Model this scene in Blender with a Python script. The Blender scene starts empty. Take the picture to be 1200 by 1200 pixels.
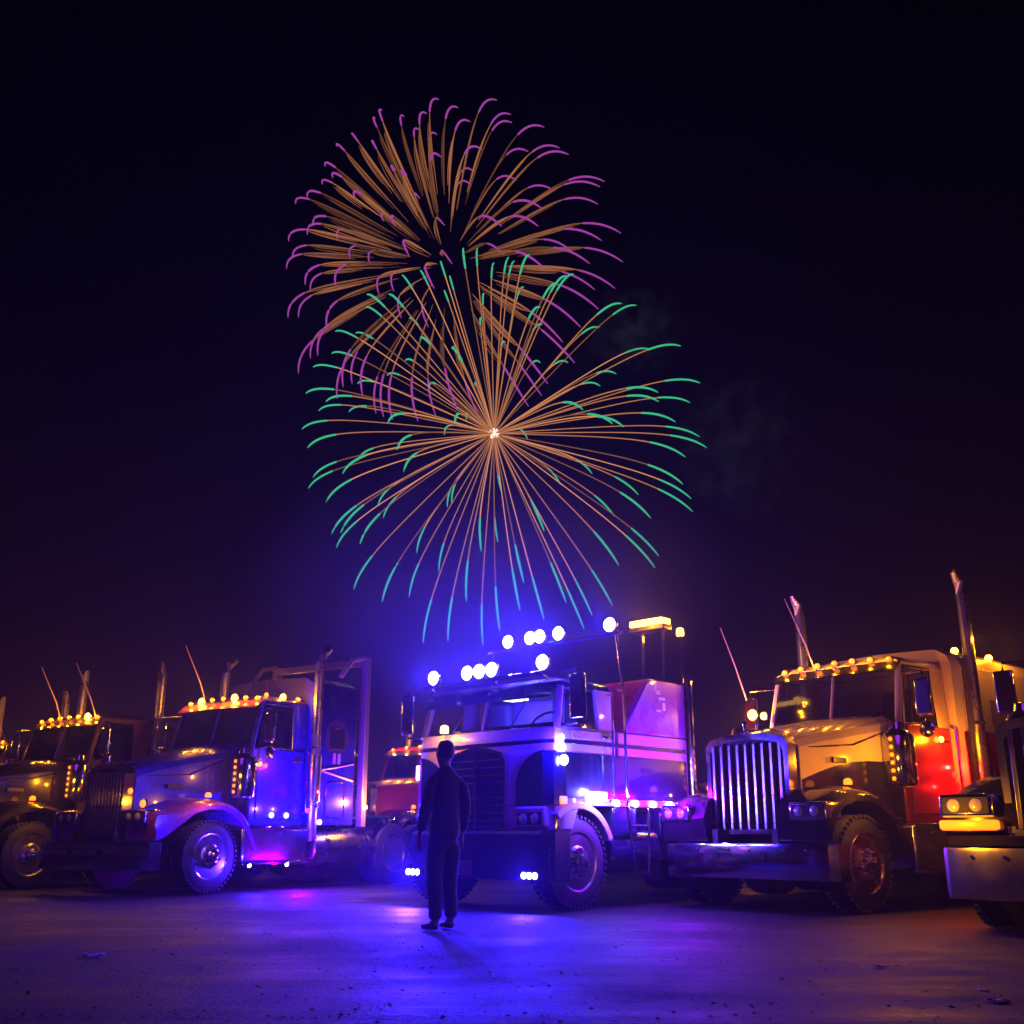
import bpy, bmesh, math, random
from mathutils import Vector, Matrix, Euler
random.seed(7)
PI = math.pi
S = bpy.context.scene
COL = S.collection

# ------------------------------------------------------------------ camera
CAM_H, PITCH, FPX = 0.80, 16.9, 1250.0          # metres, degrees, focal length in 1200-px photo pixels
cd = bpy.data.cameras.new('camera'); cam = bpy.data.objects.new('camera', cd); COL.objects.link(cam)
cam.location = (0, 0, CAM_H); cam.rotation_euler = (math.radians(90 + PITCH), 0, 0)
cd.sensor_width = 36; cd.lens = 36 * FPX / 1200; cd.clip_start = 0.1; cd.clip_end = 3000
S.camera = cam

# ------------------------------------------------------------------ world: night sky, faint purple glow low down
w = bpy.data.worlds.new('World'); S.world = w; w.use_nodes = True
nt = w.node_tree; nt.nodes.clear()
def N(t, typ, **k):
    n = t.nodes.new(typ)
    for a, b in k.items(): setattr(n, a, b)
    return n
out = N(nt, 'ShaderNodeOutputWorld'); bg = N(nt, 'ShaderNodeBackground')
tc = N(nt, 'ShaderNodeTexCoord'); sx = N(nt, 'ShaderNodeSeparateXYZ'); cr = N(nt, 'ShaderNodeValToRGB')
nt.links.new(tc.outputs['Generated'], sx.inputs[0])
nz = N(nt, 'ShaderNodeTexNoise'); nz.inputs['Scale'].default_value = 1.7; nz.inputs['Detail'].default_value = 5
nt.links.new(tc.outputs['Generated'], nz.inputs['Vector'])
ma = N(nt, 'ShaderNodeMath', operation='MULTIPLY_ADD'); ma.inputs[1].default_value = .22; 
nt.links.new(nz.outputs['Fac'], ma.inputs[0]); nt.links.new(sx.outputs['Z'], ma.inputs[2])
nt.links.new(ma.outputs[0], cr.inputs[0])
el = cr.color_ramp.elements
el[0].position = .08; el[0].color = (.0200, .0030, .0150, 1)
el[1].position = .80; el[1].color = (.0008, .0004, .0030, 1)
e = el.new(.22); e.color = (.0120, .0024, .0170, 1)
e = el.new(.36); e.color = (.0055, .0016, .0120, 1)
e = el.new(.55); e.color = (.0022, .0008, .0070, 1)
nt.links.new(cr.outputs[0], bg.inputs[0]); bg.inputs[1].default_value = .62
nt.links.new(bg.outputs[0], out.inputs[0])

# one dim violet fill light added to lift the truck fronts, from behind and left
sl = bpy.data.lights.new('violet_fill', 'SUN'); sl.energy = .20; sl.angle = math.radians(30); sl.color = (.42, .03, 1.0)
so = bpy.data.objects.new('violet_fill', sl); COL.objects.link(so)
so.rotation_euler = Vector((0.25, .75, -.55)).to_track_quat('-Z', 'Y').to_euler()

v = S.view_settings; v.view_transform = 'Standard'; v.look = 'None'; v.exposure = -.15; v.gamma = 1; v.use_curve_mapping = False
S.render.engine = 'CYCLES'
S.cycles.max_bounces = 6; S.cycles.diffuse_bounces = 2; S.cycles.glossy_bounces = 3; S.cycles.volume_bounces = 0
S.cycles.transparent_max_bounces = 12; S.cycles.sample_clamp_indirect = 3
S.cycles.use_denoising = True; S.cycles.caustics_reflective = False; S.cycles.caustics_refractive = False

# ------------------------------------------------------------------ materials
MATS = {}
def mat(name, col=(.5, .5, .5), rough=.5, metal=0, emit=None, es=0, bump=0, bscale=30, coat=0, var=0, dirt=0, alpha=None, spec=.5):
    if name in MATS: return MATS[name]
    m = bpy.data.materials.new(name); m.use_nodes = True; MATS[name] = m
    t = m.node_tree; b = t.nodes['Principled BSDF']
    b.inputs['Base Color'].default_value = (*col, 1); b.inputs['Roughness'].default_value = rough
    b.inputs['Metallic'].default_value = metal; b.inputs['Coat Weight'].default_value = coat
    b.inputs['Coat Roughness'].default_value = .06; b.inputs['Specular IOR Level'].default_value = spec
    if emit: b.inputs['Emission Color'].default_value = (*emit, 1); b.inputs['Emission Strength'].default_value = es
    tc = N(t, 'ShaderNodeTexCoord')
    if var or dirt:
        n = N(t, 'ShaderNodeTexNoise'); n.inputs['Scale'].default_value = bscale * .25; n.inputs['Detail'].default_value = 6
        t.links.new(tc.outputs['Object'], n.inputs['Vector'])
        r = N(t, 'ShaderNodeMapRange'); r.inputs['To Min'].default_value = max(0.02, rough - var); r.inputs['To Max'].default_value = min(1, rough + var)
        r.inputs['From Min'].default_value = .3; r.inputs['From Max'].default_value = .7
        t.links.new(n.outputs['Fac'], r.inputs['Value']); t.links.new(r.outputs[0], b.inputs['Roughness'])
        if dirt:
            mx = N(t, 'ShaderNodeMix', data_type='RGBA'); mx.inputs['A'].default_value = (*col, 1)
            mx.inputs['B'].default_value = (*[c * (1 - dirt) + .05 * dirt for c in col], 1)
            t.links.new(n.outputs['Fac'], mx.inputs['Factor']); t.links.new(mx.outputs['Result'], b.inputs['Base Color'])
    if bump:
        n2 = N(t, 'ShaderNodeTexNoise'); n2.inputs['Scale'].default_value = bscale; n2.inputs['Detail'].default_value = 4
        t.links.new(tc.outputs['Object'], n2.inputs['Vector'])
        bp = N(t, 'ShaderNodeBump'); bp.inputs['Strength'].default_value = bump; bp.inputs['Distance'].default_value = .01
        t.links.new(n2.outputs['Fac'], bp.inputs['Height']); t.links.new(bp.outputs[0], b.inputs['Normal'])
    if alpha is not None: b.inputs['Alpha'].default_value = alpha
    return m
chrome = mat('chrome', (.80, .80, .82), .12, 1, bump=.05, bscale=6, var=.06)
satin = mat('satin_chrome', (.72, .70, .72), .30, 1, bump=.08, bscale=12, var=.08)
alu = mat('polished_aluminium', (.62, .62, .64), .26, 1, bump=.06, bscale=10, var=.04)
rubber = mat('tyre_rubber', (.03, .03, .032), .62, bump=.25, bscale=60, var=.12, dirt=.3)
black = mat('black_metal', (.02, .02, .022), .45, bump=.1, var=.15)
chassis_m = mat('chassis_steel', (.025, .025, .027), .6, bump=.3, var=.2, dirt=.4)
dark_in = mat('grille_mesh_black', (.008, .008, .009), .7)
seatm = mat('seat_fabric', (.30, .29, .32), .85, bump=.3, bscale=90)
dash_m = mat('dashboard_plastic', (.03, .03, .032), .55)
plate_m = mat('number_plate_white', (.30, .26, .30), .5)
glass = mat('window_glass', (.012, .012, .016), .04, alpha=.42, spec=.6, coat=.3)
lens_clear = mat('headlamp_lens', (.60, .62, .66), .12, .4, coat=.6)
lens_amber_off = mat('amber_lens', (.50, .16, .01), .25, coat=.5)
BOOST, BOOST_B = 3, 8
AMB, BLU, RED, WHB, VIO = (1, .30, .002), (.022, .006, 1), (1, .006, .004), (.22, .22, 1), (.27, .0, 1)
def glow_m(name, c, s): 
    m = mat(name, (.1, .1, .1), .3, emit=c, es=s); m.cycles.emission_sampling = 'NONE'; return m
g_amb = glow_m('lit_amber_lamp', (1, .17, .003), 3.4); g_amb_hot = glow_m('bright_amber_lamp', (1, .52, .06), 9)
g_blu = glow_m('lit_blue_flood_lamp', (.5, .5, 1), 30); g_red = glow_m('lit_red_lamp', (1, .03, .01), 3)
g_whb = glow_m('lit_white_lamp', (.7, .75, 1), 12); g_soft = glow_m('soft_amber_strip', (1, .17, .003), 1.8)

# ------------------------------------------------------------------ mesh builder
class MB:
    def __init__(s): s.v = []; s.f = []
    def add(s, vs, fs):
        b = len(s.v); s.v += [tuple(x) for x in vs]; s.f += [tuple(i + b for i in f) for f in fs]; return s
    def box(s, x0, x1, y0, y1, z0, z1):
        return s.add([(x, y, z) for z in (z0, z1) for y in (y0, y1) for x in (x0, x1)],
              [(0, 2, 3, 1), (4, 5, 7, 6), (0, 1, 5, 4), (2, 6, 7, 3), (0, 4, 6, 2), (1, 3, 7, 5)])
    def loft(s, secs, cap=True):
        n = len(secs[0]); vs = [p for q in secs for p in q]; fs = []
        for i in range(len(secs) - 1):
            for j in range(n):
                k = (j + 1) % n; fs.append((i * n + j, i * n + k, (i + 1) * n + k, (i + 1) * n + j))
        if cap: fs.append(tuple(range(n - 1, -1, -1))); fs.append(tuple(range((len(secs) - 1) * n, len(secs) * n)))
        return s.add(vs, fs)
    def tube(s, pts, r, n=8, cap=True):
        pts = [Vector(p) for p in pts]; secs = []
        for i, p in enumerate(pts):
            t = (pts[min(i + 1, len(pts) - 1)] - pts[max(i - 1, 0)]).normalized()
            a = Vector((0, 0, 1)) if abs(t.z) < .9 else Vector((1, 0, 0))
            u = t.cross(a).normalized(); w_ = t.cross(u)
            rr = r[i] if isinstance(r, (list, tuple)) else r
            secs.append([p + u * rr * math.cos(2 * PI * k / n) + w_ * rr * math.sin(2 * PI * k / n) for k in range(n)])
        return s.loft(secs, cap)
    def lathe(s, prof, axis='x', c=(0, 0, 0), n=32, flip=1):
        # prof: (along axis, radius)
        secs = []
        for a, r in prof:
            q = []
            for k in range(n):
                u, w_ = r * math.cos(2 * PI * k / n), r * math.sin(2 * PI * k / n)
                p = {'x': (a * flip, u, w_), 'y': (u, a * flip, w_), 'z': (u, w_, a * flip)}[axis]
                q.append((p[0] + c[0], p[1] + c[1], p[2] + c[2]))
            secs.append(q)
        return s.loft(secs, True)
    def prism(s, poly, x0, x1):        # poly in (y, z), extruded along x
        return s.loft([[(x0, y, z) for y, z in poly], [(x1, y, z) for y, z in poly]])
    def prismy(s, poly, y0, y1):       # poly in (x, z), extruded along y
        return s.loft([[(x, y0, z) for x, z in poly], [(x, y1, z) for x, z in poly]])
    def build(s, name, m, parent=None, bevel=0, seg=2, sharp=35):
        me = bpy.data.meshes.new(name); me.from_pydata(s.v, [], s.f)
        bm = bmesh.new(); bm.from_mesh(me); bmesh.ops.recalc_face_normals(bm, faces=bm.faces); bm.to_mesh(me); bm.free()
        me.polygons.foreach_set('use_smooth', [True] * len(me.polygons)); me.set_sharp_from_angle(angle=math.radians(sharp))
        me.materials.append(m)
        o = bpy.data.objects.new(name, me); COL.objects.link(o)
        if parent: o.parent = parent
        if bevel:
            b = o.modifiers.new('bevel', 'BEVEL'); b.width = bevel; b.segments = seg; b.limit_method = 'ANGLE'; b.angle_limit = math.radians(40)
            b.harden_normals = False
        return o
def share(name, src, parent, loc=(0, 0, 0), rot=(0, 0, 0), m=None):
    o = bpy.data.objects.new(name, src.data); COL.objects.link(o); o.parent = parent; o.location = loc; o.rotation_euler = rot
    for md in src.modifiers:
        if md.type == 'BEVEL':
            b = o.modifiers.new('bevel', 'BEVEL'); b.width = md.width; b.segments = md.segments; b.limit_method = 'ANGLE'
    return o
def thing(name, label, cat, loc=(0, 0, 0), rotz=0, group=None):
    o = bpy.data.objects.new(name, None); COL.objects.link(o); o.location = loc; o.rotation_euler = (0, 0, rotz)
    o.empty_display_size = .3; o['label'] = label; o['category'] = cat
    if group: o['group'] = group
    return o
def lamp(parent, loc, col, power, r=.05, aim=None, cone=120, blend=.6):
    d = bpy.data.lights.new('lamp_light', 'SPOT' if aim else 'POINT'); d.energy = power * (BOOST_B if col in (BLU, WHB, VIO) else BOOST); d.color = col; d.shadow_soft_size = r * .35
    if aim: d.spot_size = math.radians(cone); d.spot_blend = blend
    o = bpy.data.objects.new('lamp_light', d); COL.objects.link(o); o.parent = parent; o.location = loc
    if aim: o.rotation_euler = Vector(aim).to_track_quat('-Z', 'Y').to_euler()
    return o

# ------------------------------------------------------------------ wheels
def wheel_parts(parent, x, y, side, dual=False, rim_m=alu, R=.515, W=.28, nuts=True):
    # side: +1 outer face towards +x
    wh = MB()
    t = [(-W / 2, R * .65), (-W / 2 - .005, R * .80), (-W / 2 + .02, R * .95), (-W / 2 + .05, R * .985), (-W * .2, R), (0, R * .985), (W * .2, R),
         (W / 2 - .05, R * .985), (W / 2 - .02, R * .95), (W / 2 + .005, R * .80), (W / 2, R * .65), (W / 2 - .03, R * .62), (-W / 2 + .03, R * .62)]
    t.append(t[0])
    tyre = wh.lathe(t, 'x', (0, 0, 0), 40, side)
    # tread ribs and shoulder lugs
    if nuts:
        for k in range(44):
            a = 2 * PI * k / 44
            for sx_ in (-1, 1):
                m = MB(); m.box(sx_ * W * .5 - .035 - (.0 if sx_ > 0 else -.02), sx_ * W * .5 + .002 + (0 if sx_ > 0 else .02), -.018, .018, R - .028, R + .003)
                vs = [(vx, vy * math.cos(a) - vz * math.sin(a), vy * math.sin(a) + vz * math.cos(a)) for vx, vy, vz in m.v]
                wh.add(vs, m.f)
    hub_root = wh.build('wheel', rubber, parent, sharp=40); hub_root.location = (x, y, R)
    # rim
    f = side
    if not dual: prof = [(W / 2 - .01, R * .65), (W / 2 + .004, R * .635), (W / 2 - .005, R * .60), (W / 2 - .05, R * .56), (W / 2 - .055, R * .46), (W / 2 + .0, R * .33), (W / 2 + .012, R * .27), (W / 2 + .012, R * .2)]
    else: prof = [(W / 2 - .01, R * .65), (W / 2 + .004, R * .585), (W / 2 - .01, R * .54), (W / 2 - .14, R * .50), (W / 2 - .16, R * .42), (W / 2 - .17, R * .25)]
    rim = MB().lathe(prof, 'x', (0, 0, 0), 40, f).build('rim', rim_m, hub_root, sharp=30)
    b0 = prof[-1][0]
    hub = MB().lathe([(b0 - .01, R * .2), (b0 + .05, R * .19), (b0 + .06, R * .14), (b0 + .10, R * .12), (b0 + .115, R * .05), (b0 + .116, .004)], 'x', (0, 0, 0), 24, f).build('hub_cap', chrome, hub_root, sharp=30)
    if nuts:
        nut = None
        for k in range(10):
            a = 2 * PI * (k + .5) / 10; cy, cz = R * .265 * math.cos(a), R * .265 * math.sin(a)
            if nut is None: nut = MB().lathe([(b0, .022), (b0 + .03, .020), (b0 + .055, .012), (b0 + .057, .002)], 'x', (0, 0, 0), 8, f).build('lug_nut', chrome, hub_root); nut.location = (0, cy, cz)
            else: share('lug_nut', nut, hub_root, (0, cy, cz))
        hole = None
        if not dual:
            for k in range(10):
                a = 2 * PI * k / 10; cy, cz = R * .425 * math.cos(a), R * .425 * math.sin(a)
                if hole is None: hole = MB().lathe([(W / 2 - .055, .034), (W / 2 - .034, .034), (W / 2 - .033, .002)], 'x', (0, 0, 0), 12, f).build('hand_hole', dark_in, hub_root); hole.location = (0, cy, cz)
                else: share('hand_hole', hole, hub_root, (0, cy, cz))
    return hub_root

def marker(parent, loc, m=None, s=(.05, .05, .03), name='marker_light', base=True, power=0, col=AMB, off=(0, -.08, 0)):
    b = MB().lathe([(-.012, s[0] * 1.15), (.004, s[0] * 1.15), (.008, s[0])], 'y', (0, 0, 0), 14, -1).build(name, chrome, parent); b.location = loc
    l = MB().lathe([(.006, s[0] * .95), (.03, s[0] * .8), (.045, s[0] * .4), (.048, .002)], 'y', (0, 0, 0), 14, -1).build('lens', m or g_amb, b)
    if power: lamp(b, off, col, power)
    return b

# ------------------------------------------------------------------ conventional long-nose truck
# local frame: +x = towards the side we see, +y = rearwards, z up, origin on the ground under the front axle
def truck(label, loc, a, group=None, oh=1.0, hood_m=None, fend_m=None, cab_m=None, sleep_m=None, top_m=None, zg=1.85, zc=2.08,
          roof=2.80, sleep=1.7, sleep_h=2.95, stack_h=3.7, stack_style='cut', nvis=5, vis_power=1.2, vis_hot=(), strips=True, strip_power=.5,
          head='rect', panel=False, far=False, fender_lamp=True, rim=alu, gw=.95, bars=10, bumper_h=(.34, .72), antenna=(-.9,), headlit=False, frame_len=3.6,
          tankz=.62, setfwd=0, sleeper_lamps=(), up=0, yw=1.28, stack_off=0, mirrors=True, sig=5, fl_power=3, low_m=None, near=True, beacon=None, bumper_dark=False, bumper_m=None, side_m=None):
    T = thing('semi_truck', label, 'truck', loc, a, group)
    B = lambda nm, mb, m, p=T, bev=0, **k: mb.build(nm, m, p, bev, **k)
    yb = -oh; yg = -oh + .26                      # bumper front, grille, windscreen base
    # chassis
    c = MB()
    for s_ in (-1, 1): c.box(s_ * .43 - .04, s_ * .43 + .04, yb + .12, yw + sleep + 1.2 + frame_len, .62, .88)
    for yy in (-.3, 1.2, 3.0, 4.4, 5.6): c.box(-.43, .43, yy, yy + .1, .64, .84)
    c.box(-.95, .95, -.07, .07, .42, .56); B('chassis', c, chassis_m)
    # bumper with swept ends
    z0, z1 = bumper_h; n = 12; fr = []; bk = []
    pts = [(-1.22, yb + .34), (-1.21, yb + .16), (-1.14, yb + .07), (-.95, yb + .02), (-.5, yb), (0, yb), (.5, yb), (.95, yb + .02), (1.14, yb + .07), (1.21, yb + .16), (1.22, yb + .34)]
    mb = MB()
    secs = []
    for (x, y) in pts:
        nx = x * .97; ny = y + .035
        secs.append([(x, y + .012, z0), (x, y, z0 + .03), (x, y, z1 - .03), (x, y + .012, z1), (nx, ny, z1), (nx, ny, z0)])
    mb.loft(secs); bumper = B('bumper', mb, bumper_m or chrome, T, sharp=25)
    if near:
        for sx_ in (-.34, .34):                              # tow eyes, bolts
            MB().lathe([(0, .045), (.012, .045), (.013, .002)], 'y', (sx_, yb - .001, (z0 + z1) / 2 + .06), 16, -1).build('tow_eye', dark_in, bumper)
        for sx_ in (-.9, -.62, .62, .9, -.15, .15):
            MB().lathe([(0, .018), (.012, .016), (.016, .002)], 'y', (sx_, yb + (.02 if abs(sx_) > .8 else .004), z1 - .07), 8, -1).build('bolt', chrome, bumper)
    # grille
    zb = z1 + .10; w2 = gw / 2
    gp = [(-w2, zb), (w2, zb), (w2 + .01, zg - .10), (w2 - .06, zg - .01), (w2 * .5, zg + .035), (0, zg + .05), (-w2 * .5, zg + .035), (-w2 + .06, zg - .01), (-w2 - .01, zg - .10)]
    B('grille_core', MB().prismy([(x * .93, z + (.03 if z < zb + .1 else -.05)) for x, z in gp], yg + .02, yg + .16), dark_in)
    sur = MB(); n = len(gp); inner = [(x * .90, (z + .055 if z < zb + .1 else z - .075)) for x, z in gp]
    for i in range(n):
        j = (i + 1) % n
        p, q, r_, t_ = gp[i], gp[j], inner[j], inner[i]
        sur.loft([[(k[0], yg - .03, k[1]) for k in (p, q, r_, t_)], [(k[0], yg + .2, k[1]) for k in (p, q, r_, t_)]])
    B('grille_surround', sur, bumper_m or chrome)
    bar0 = None; topz = zg - .06
    for i in range(bars):
        x = -w2 * .82 + i * (w2 * 1.64) / (bars - 1)
        if bar0 is None:
            bar0 = B('grille_bar', MB().prism([(yg - .045, zb + .05), (yg + .015, zb + .05), (yg + .015, topz), (yg - .03, topz - .02)], -.019, .019), satin, T, .005); bar0.location.x = x
        else: share('grille_bar', bar0, T, (x, 0, 0))
    if near:
        o_ = MB().lathe([(0, .05), (.02, .045), (.03, .02), (.09, .022), (.12, .035), (.15, .02), (.155, .002)], 'z', (0, yg - .01, zg + .04), 14); B('hood_ornament', o_, chrome)
    # hood: lofted, narrow at grille, wider at cowl
    secs = []
    for k in range(7):
        u = k / 6; y = yg + .16 + u * (yw - yg - .16); wd = w2 + .03 + u * .32; zt = zg + .02 + (zc - zg - .02) * (u ** .85); zs = zt - .16 - .04 * u; zl = zb + .18 + .25 * math.sin(PI * u)
        secs.append([(-wd, y, zl), (-wd, y, zs), (-wd + .05, y, zs + .09), (-wd + .17, y, zt - .03), (-wd * .3, y, zt + .01), (wd * .3, y, zt + .01), (wd - .17, y, zt - .03), (wd - .05, y, zs + .09), (wd, y, zs), (wd, y, zl)])
    hood = B('hood', MB().loft(secs), hood_m, T, sharp=25)
    if side_m:
        for s_ in (-1, 1):
            q = []
            for k in range(7):
                u = k / 6; y = yg + .16 + u * (yw - yg - .16); wd = w2 + .03 + u * .32; zl = zb + .18 + .25 * math.sin(PI * u) - .02; zt_ = 1.42 + .24 * math.sin(PI / 2 * min(1, u * 1.5))
                q.append([(s_ * (wd + .006), y + .01, zl), (s_ * (wd + .006), y + .01, zt_), (s_ * (wd - .02), y + .01, zt_), (s_ * (wd - .02), y + .01, zl)])
            MB().loft(q).build('hood_side_panel', side_m, hood)
    if near:
        for s_ in (-1, 1):
            # louvre badge and trim strip on the hood side
            wd = w2 + .03 + .12
            MB().box(s_ * (wd + .012) - .012, s_ * (wd + .012) + .012, yg + .62, yg + .92, zg - .30, zg - .235).build('side_badge', black, hood, .006)
            MB().tube([(s_ * (w2 + .05), yg + .3, zg - .13), (s_ * (w2 + .2), yg + 1.0, zg - .08), (s_ * (w2 + .34), yw - .08, zc - .2)], .010, 6).build('trim_strip', chrome, hood)
    # fenders: sweep from headlight over the wheel and down to the step
    for s_ in (-1, 1):
        def arc(r0, yy0, yy1, zlow=.62):
            P_ = []
            for k in range(13):
                th = PI * (k / 12); P_.append((-math.cos(th) * r0, .50 + math.sin(th) * r0))
            return P_
        outer = [(yb + .30, z1 + .06), (yb + .28, z1 + .30)] if not far else [(yb + .3, z1 + .06), (yb + .28, z1 + .3)]
        tz = 1.30
        prof_t = [(-.85, .88), (-.78, 1.0), (-.62, 1.14), (-.40, 1.25), (-.12, 1.30), (.16, 1.30), (.42, 1.24), (.62, 1.12), (.76, .95), (.86, .75), (.92, .58)]
        prof_b = [(-.70, .72), (-.66, .86), (-.54, 1.0), (-.36, 1.12), (-.10, 1.18), (.14, 1.18), (.36, 1.12), (.54, 1.0), (.68, .86), (.78, .70), (.84, .58)]
        front = max(yb + .22, -1.05)
        prof_t = [(front, .98), (front + .03, 1.10)] + prof_t[2:] if oh > .95 else [(-.72, .95)] + prof_t[2:]
        prof_b = [(front + .02, z1 + .02), (front + .16, z1 + .06)] + prof_b[2:] if oh > .95 else [(-.66, z1 + .02)] + prof_b[2:]
        # cross sections along y
        secs = []
        for (yt, zt), (y_b, z_b) in zip(prof_t, prof_b):
            x0 = .52; x1 = 1.20
            secs.append([(s_ * x0, yt, zt + .06), (s_ * (x1 - .16), yt, zt + .03), (s_ * (x1 - .04), yt, zt - .02), (s_ * x1, (yt + y_b) / 2, (zt + z_b) / 2 + .0), (s_ * (x1 - .01), y_b, z_b), (s_ * (x1 - .08), y_b, z_b), (s_ * x0, y_b, z_b)])
        B('fender', MB().loft(secs), fend_m, T, sharp=28)
        # headlight pod
        hx, hz = s_ * min(w2 + .36, .965), 1.06
        hy = min(front, -.66) - .02
        pod = B('headlight', MB().box(hx - .24, hx + .24, hy - .06, hy + .25, hz - .10, hz + .10), chrome, T, .03, seg=3)
        MB().box(hx - .205, hx + .205, hy - .064, hy - .02, hz - .068, hz + .068).build('reflector', dark_in, pod)
        for dx in (-.1, .1):
            MB().lathe([(0, .058), (.012, .056), (.024, .035), (.028, .003)], 'y', (hx + dx, hy - .058, hz), 20, -1).build('lens', lens_clear, pod)
        if headlit:
            ts = MB().box(hx - .25, hx + .25, hy - .07, hy + .1, hz - .205, hz - .125).build('turn_signal', g_amb if s_ < 0 else g_amb, pod, .02)
            MB().box(hx - .27, hx + .27, hy - .06, hy + .12, hz - .225, hz - .208).build('bezel', chrome, pod, .01)
            lamp(pod, (hx - .12, hy - .38, hz - .10), AMB, sig)
        if fender_lamp:
            fl = B('fender_lamp', MB().lathe([(0, .045), (.02, .05), (.05, .045), (.07, .02), (.072, .002)], 'z', (s_ * 1.0, .02, 1.36), 12), g_amb)
            lamp(fl, (s_ * 1.42, -.25, 1.30), AMB, fl_power if s_ > 0 else 1)
        # front wheel
        wheel_parts(T, s_ * 1.03, 0, s_, rim_m=rim, nuts=near)
        if far: continue
        # air cleaner
        ac = B('air_cleaner', MB().lathe([(0, .03), (.0, .10), (.03, .17), (.06, .19), (.60, .19), (.64, .17), (.70, .10), (.78, .085), (.80, .002)], 'z', (s_ * 1.05, yw - .20, 1.34), 28), chrome)
        if strips:
            sm = MB()
            for xo, yo in ((.03, -.20),):
                MB().box(s_ * 1.05 + .0, s_ * 1.05 + .07, yw - .42, yw - .385, 1.40, 1.96).build('light_strip', black, ac, .006)
                for k in range(6):
                    MB().lathe([(0, .026), (.012, .022), (.018, .003)], 'y', (s_ * 1.05 + .035, yw - .421, 1.45 + k * .092), 10, -1).build('led', g_amb, ac)
            lamp(ac, (s_ * 1.22, yw - .62, 1.7), AMB, strip_power * 2)
    # rear wheels (duals)
    ry = yw + sleep + 2.3
    for yy in (ry, ry + 1.3):
        for s_ in (-1, 1): wheel_parts(T, s_ * .93, yy, s_, True, nuts=False, W=.52)
    if frame_len > 0 and not far:
        for s_ in (-1, 1):
            B('rear_fender', MB().loft([[(s_ * .66, yy_, zz), (s_ * 1.2, yy_, zz), (s_ * 1.2, yy_ + .01, zz - .03), (s_ * .66, yy_ + .01, zz - .03)] for yy_, zz in
              [(ry - .66, .75), (ry - .60, .95), (ry - .4, 1.10), (ry - .1, 1.16), (ry + 1.4, 1.16), (ry + 1.7, 1.10), (ry + 1.9, .95), (ry + 1.96, .75)]]), chrome)
    # cab
    cw = .98; y0, y1 = yw, yw + 1.22
    body = MB().loft([[(x, y, .95) for x, y in [(-cw, y0), (cw, y0), (cw, y1), (-cw, y1)]], [(x, y, (2.0 + up)) for x, y in [(-cw, y0), (cw, y0), (cw, y1), (-cw, y1)]]])
    cab = B('cab', body, cab_m, T, .03, seg=3)
    B('cowl', MB().loft([[(-cw * .93, y0 - .10, 1.5), (cw * .93, y0 - .10, 1.5), (cw * .93, y0, 1.5), (-cw * .93, y0, 1.5)], [(-cw * .93, y0 - .08, (2.03 + up)), (cw * .93, y0 - .08, (2.03 + up)), (cw * .93, y0 + .05, (2.05 + up)), (-cw * .93, y0 + .05, (2.05 + up))]]), cab_m, T, .015)
    lean = .20
    tpm = top_m or cab_m
    rf = MB().loft([[(-cw + .04, y0 + lean, roof - .14), (cw - .04, y0 + lean, roof - .14), (cw - .04, y1, roof - .14), (-cw + .04, y1, roof - .14)],
                    [(-cw + .05, y0 + lean + .01, roof - .08), (cw - .05, y0 + lean + .01, roof - .08), (cw - .05, y1, roof - .05), (-cw + .05, y1, roof - .05)],
                    [(-cw + .22, y0 + lean + .12, roof + .0), (cw - .22, y0 + lean + .12, roof + .0), (cw - .2, y1, roof + .02), (-cw + .2, y1, roof + .02)]])
    B('roof', rf, tpm, T, .02, seg=3)
    for s_ in (-1, 1):
        pil = MB(); pil.tube([(s_ * (cw - .03), y0 + .02, (1.98 + up)), (s_ * (cw - .07), y0 + lean + .03, roof - .1)], .040, 8)
        B('pillar', pil, tpm); pil = MB()
        pil.loft([[(s_ * cw, y1 - .30, (1.98 + up)), (s_ * cw, y1, (1.98 + up)), (s_ * (cw - .05), y1, (1.98 + up)), (s_ * (cw - .05), y1 - .30, (1.98 + up))], [(s_ * (cw - .04), y1 - .30, roof - .1), (s_ * (cw - .04), y1, roof - .1), (s_ * (cw - .09), y1, roof - .1), (s_ * (cw - .09), y1 - .3, roof - .1)]])
        B('pillar', pil, tpm)
    pil = MB(); pil.tube([(0, y0 - .005, (1.99 + up)), (0, y0 + lean - .01, roof - .1)], .022, 6)
    B('pillar', pil, tpm); pil = MB()
    pil.box(-cw + .05, cw - .05, y1 - .04, y1, (1.98 + up), roof - .1)
    B('rear_wall', pil, tpm)
    for s_ in (-1, 1):
        xx0, xx1 = (.02, cw - .05) if s_ > 0 else (-cw + .05, -.02)
        B('windscreen', MB().loft([[(xx0, y0 + .0, (2.01 + up)), (xx1, y0 + .03, (2.01 + up)), (xx1, y0 + .04, (2.01 + up)), (xx0, y0 + .01, (2.01 + up))], [(xx0, y0 + lean, roof - .13), (xx1, y0 + lean + .02, roof - .13), (xx1, y0 + lean + .03, roof - .13), (xx0, y0 + lean + .01, roof - .13)]]), glass)
        door = B('door', MB().box(min(s_ * (cw - .01), s_ * (cw + .018)), max(s_ * (cw - .01), s_ * (cw + .018)), y0 + .14, y1 - .06, 1.06, (1.985 + up)), cab_m, T, .012)
        MB().box(min(s_ * (cw + .02), s_ * (cw + .045)), max(s_ * (cw + .02), s_ * (cw + .045)), y1 - .30, y1 - .14, (1.80 + up), (1.84 + up)).build('handle', chrome, door, .008)
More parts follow.
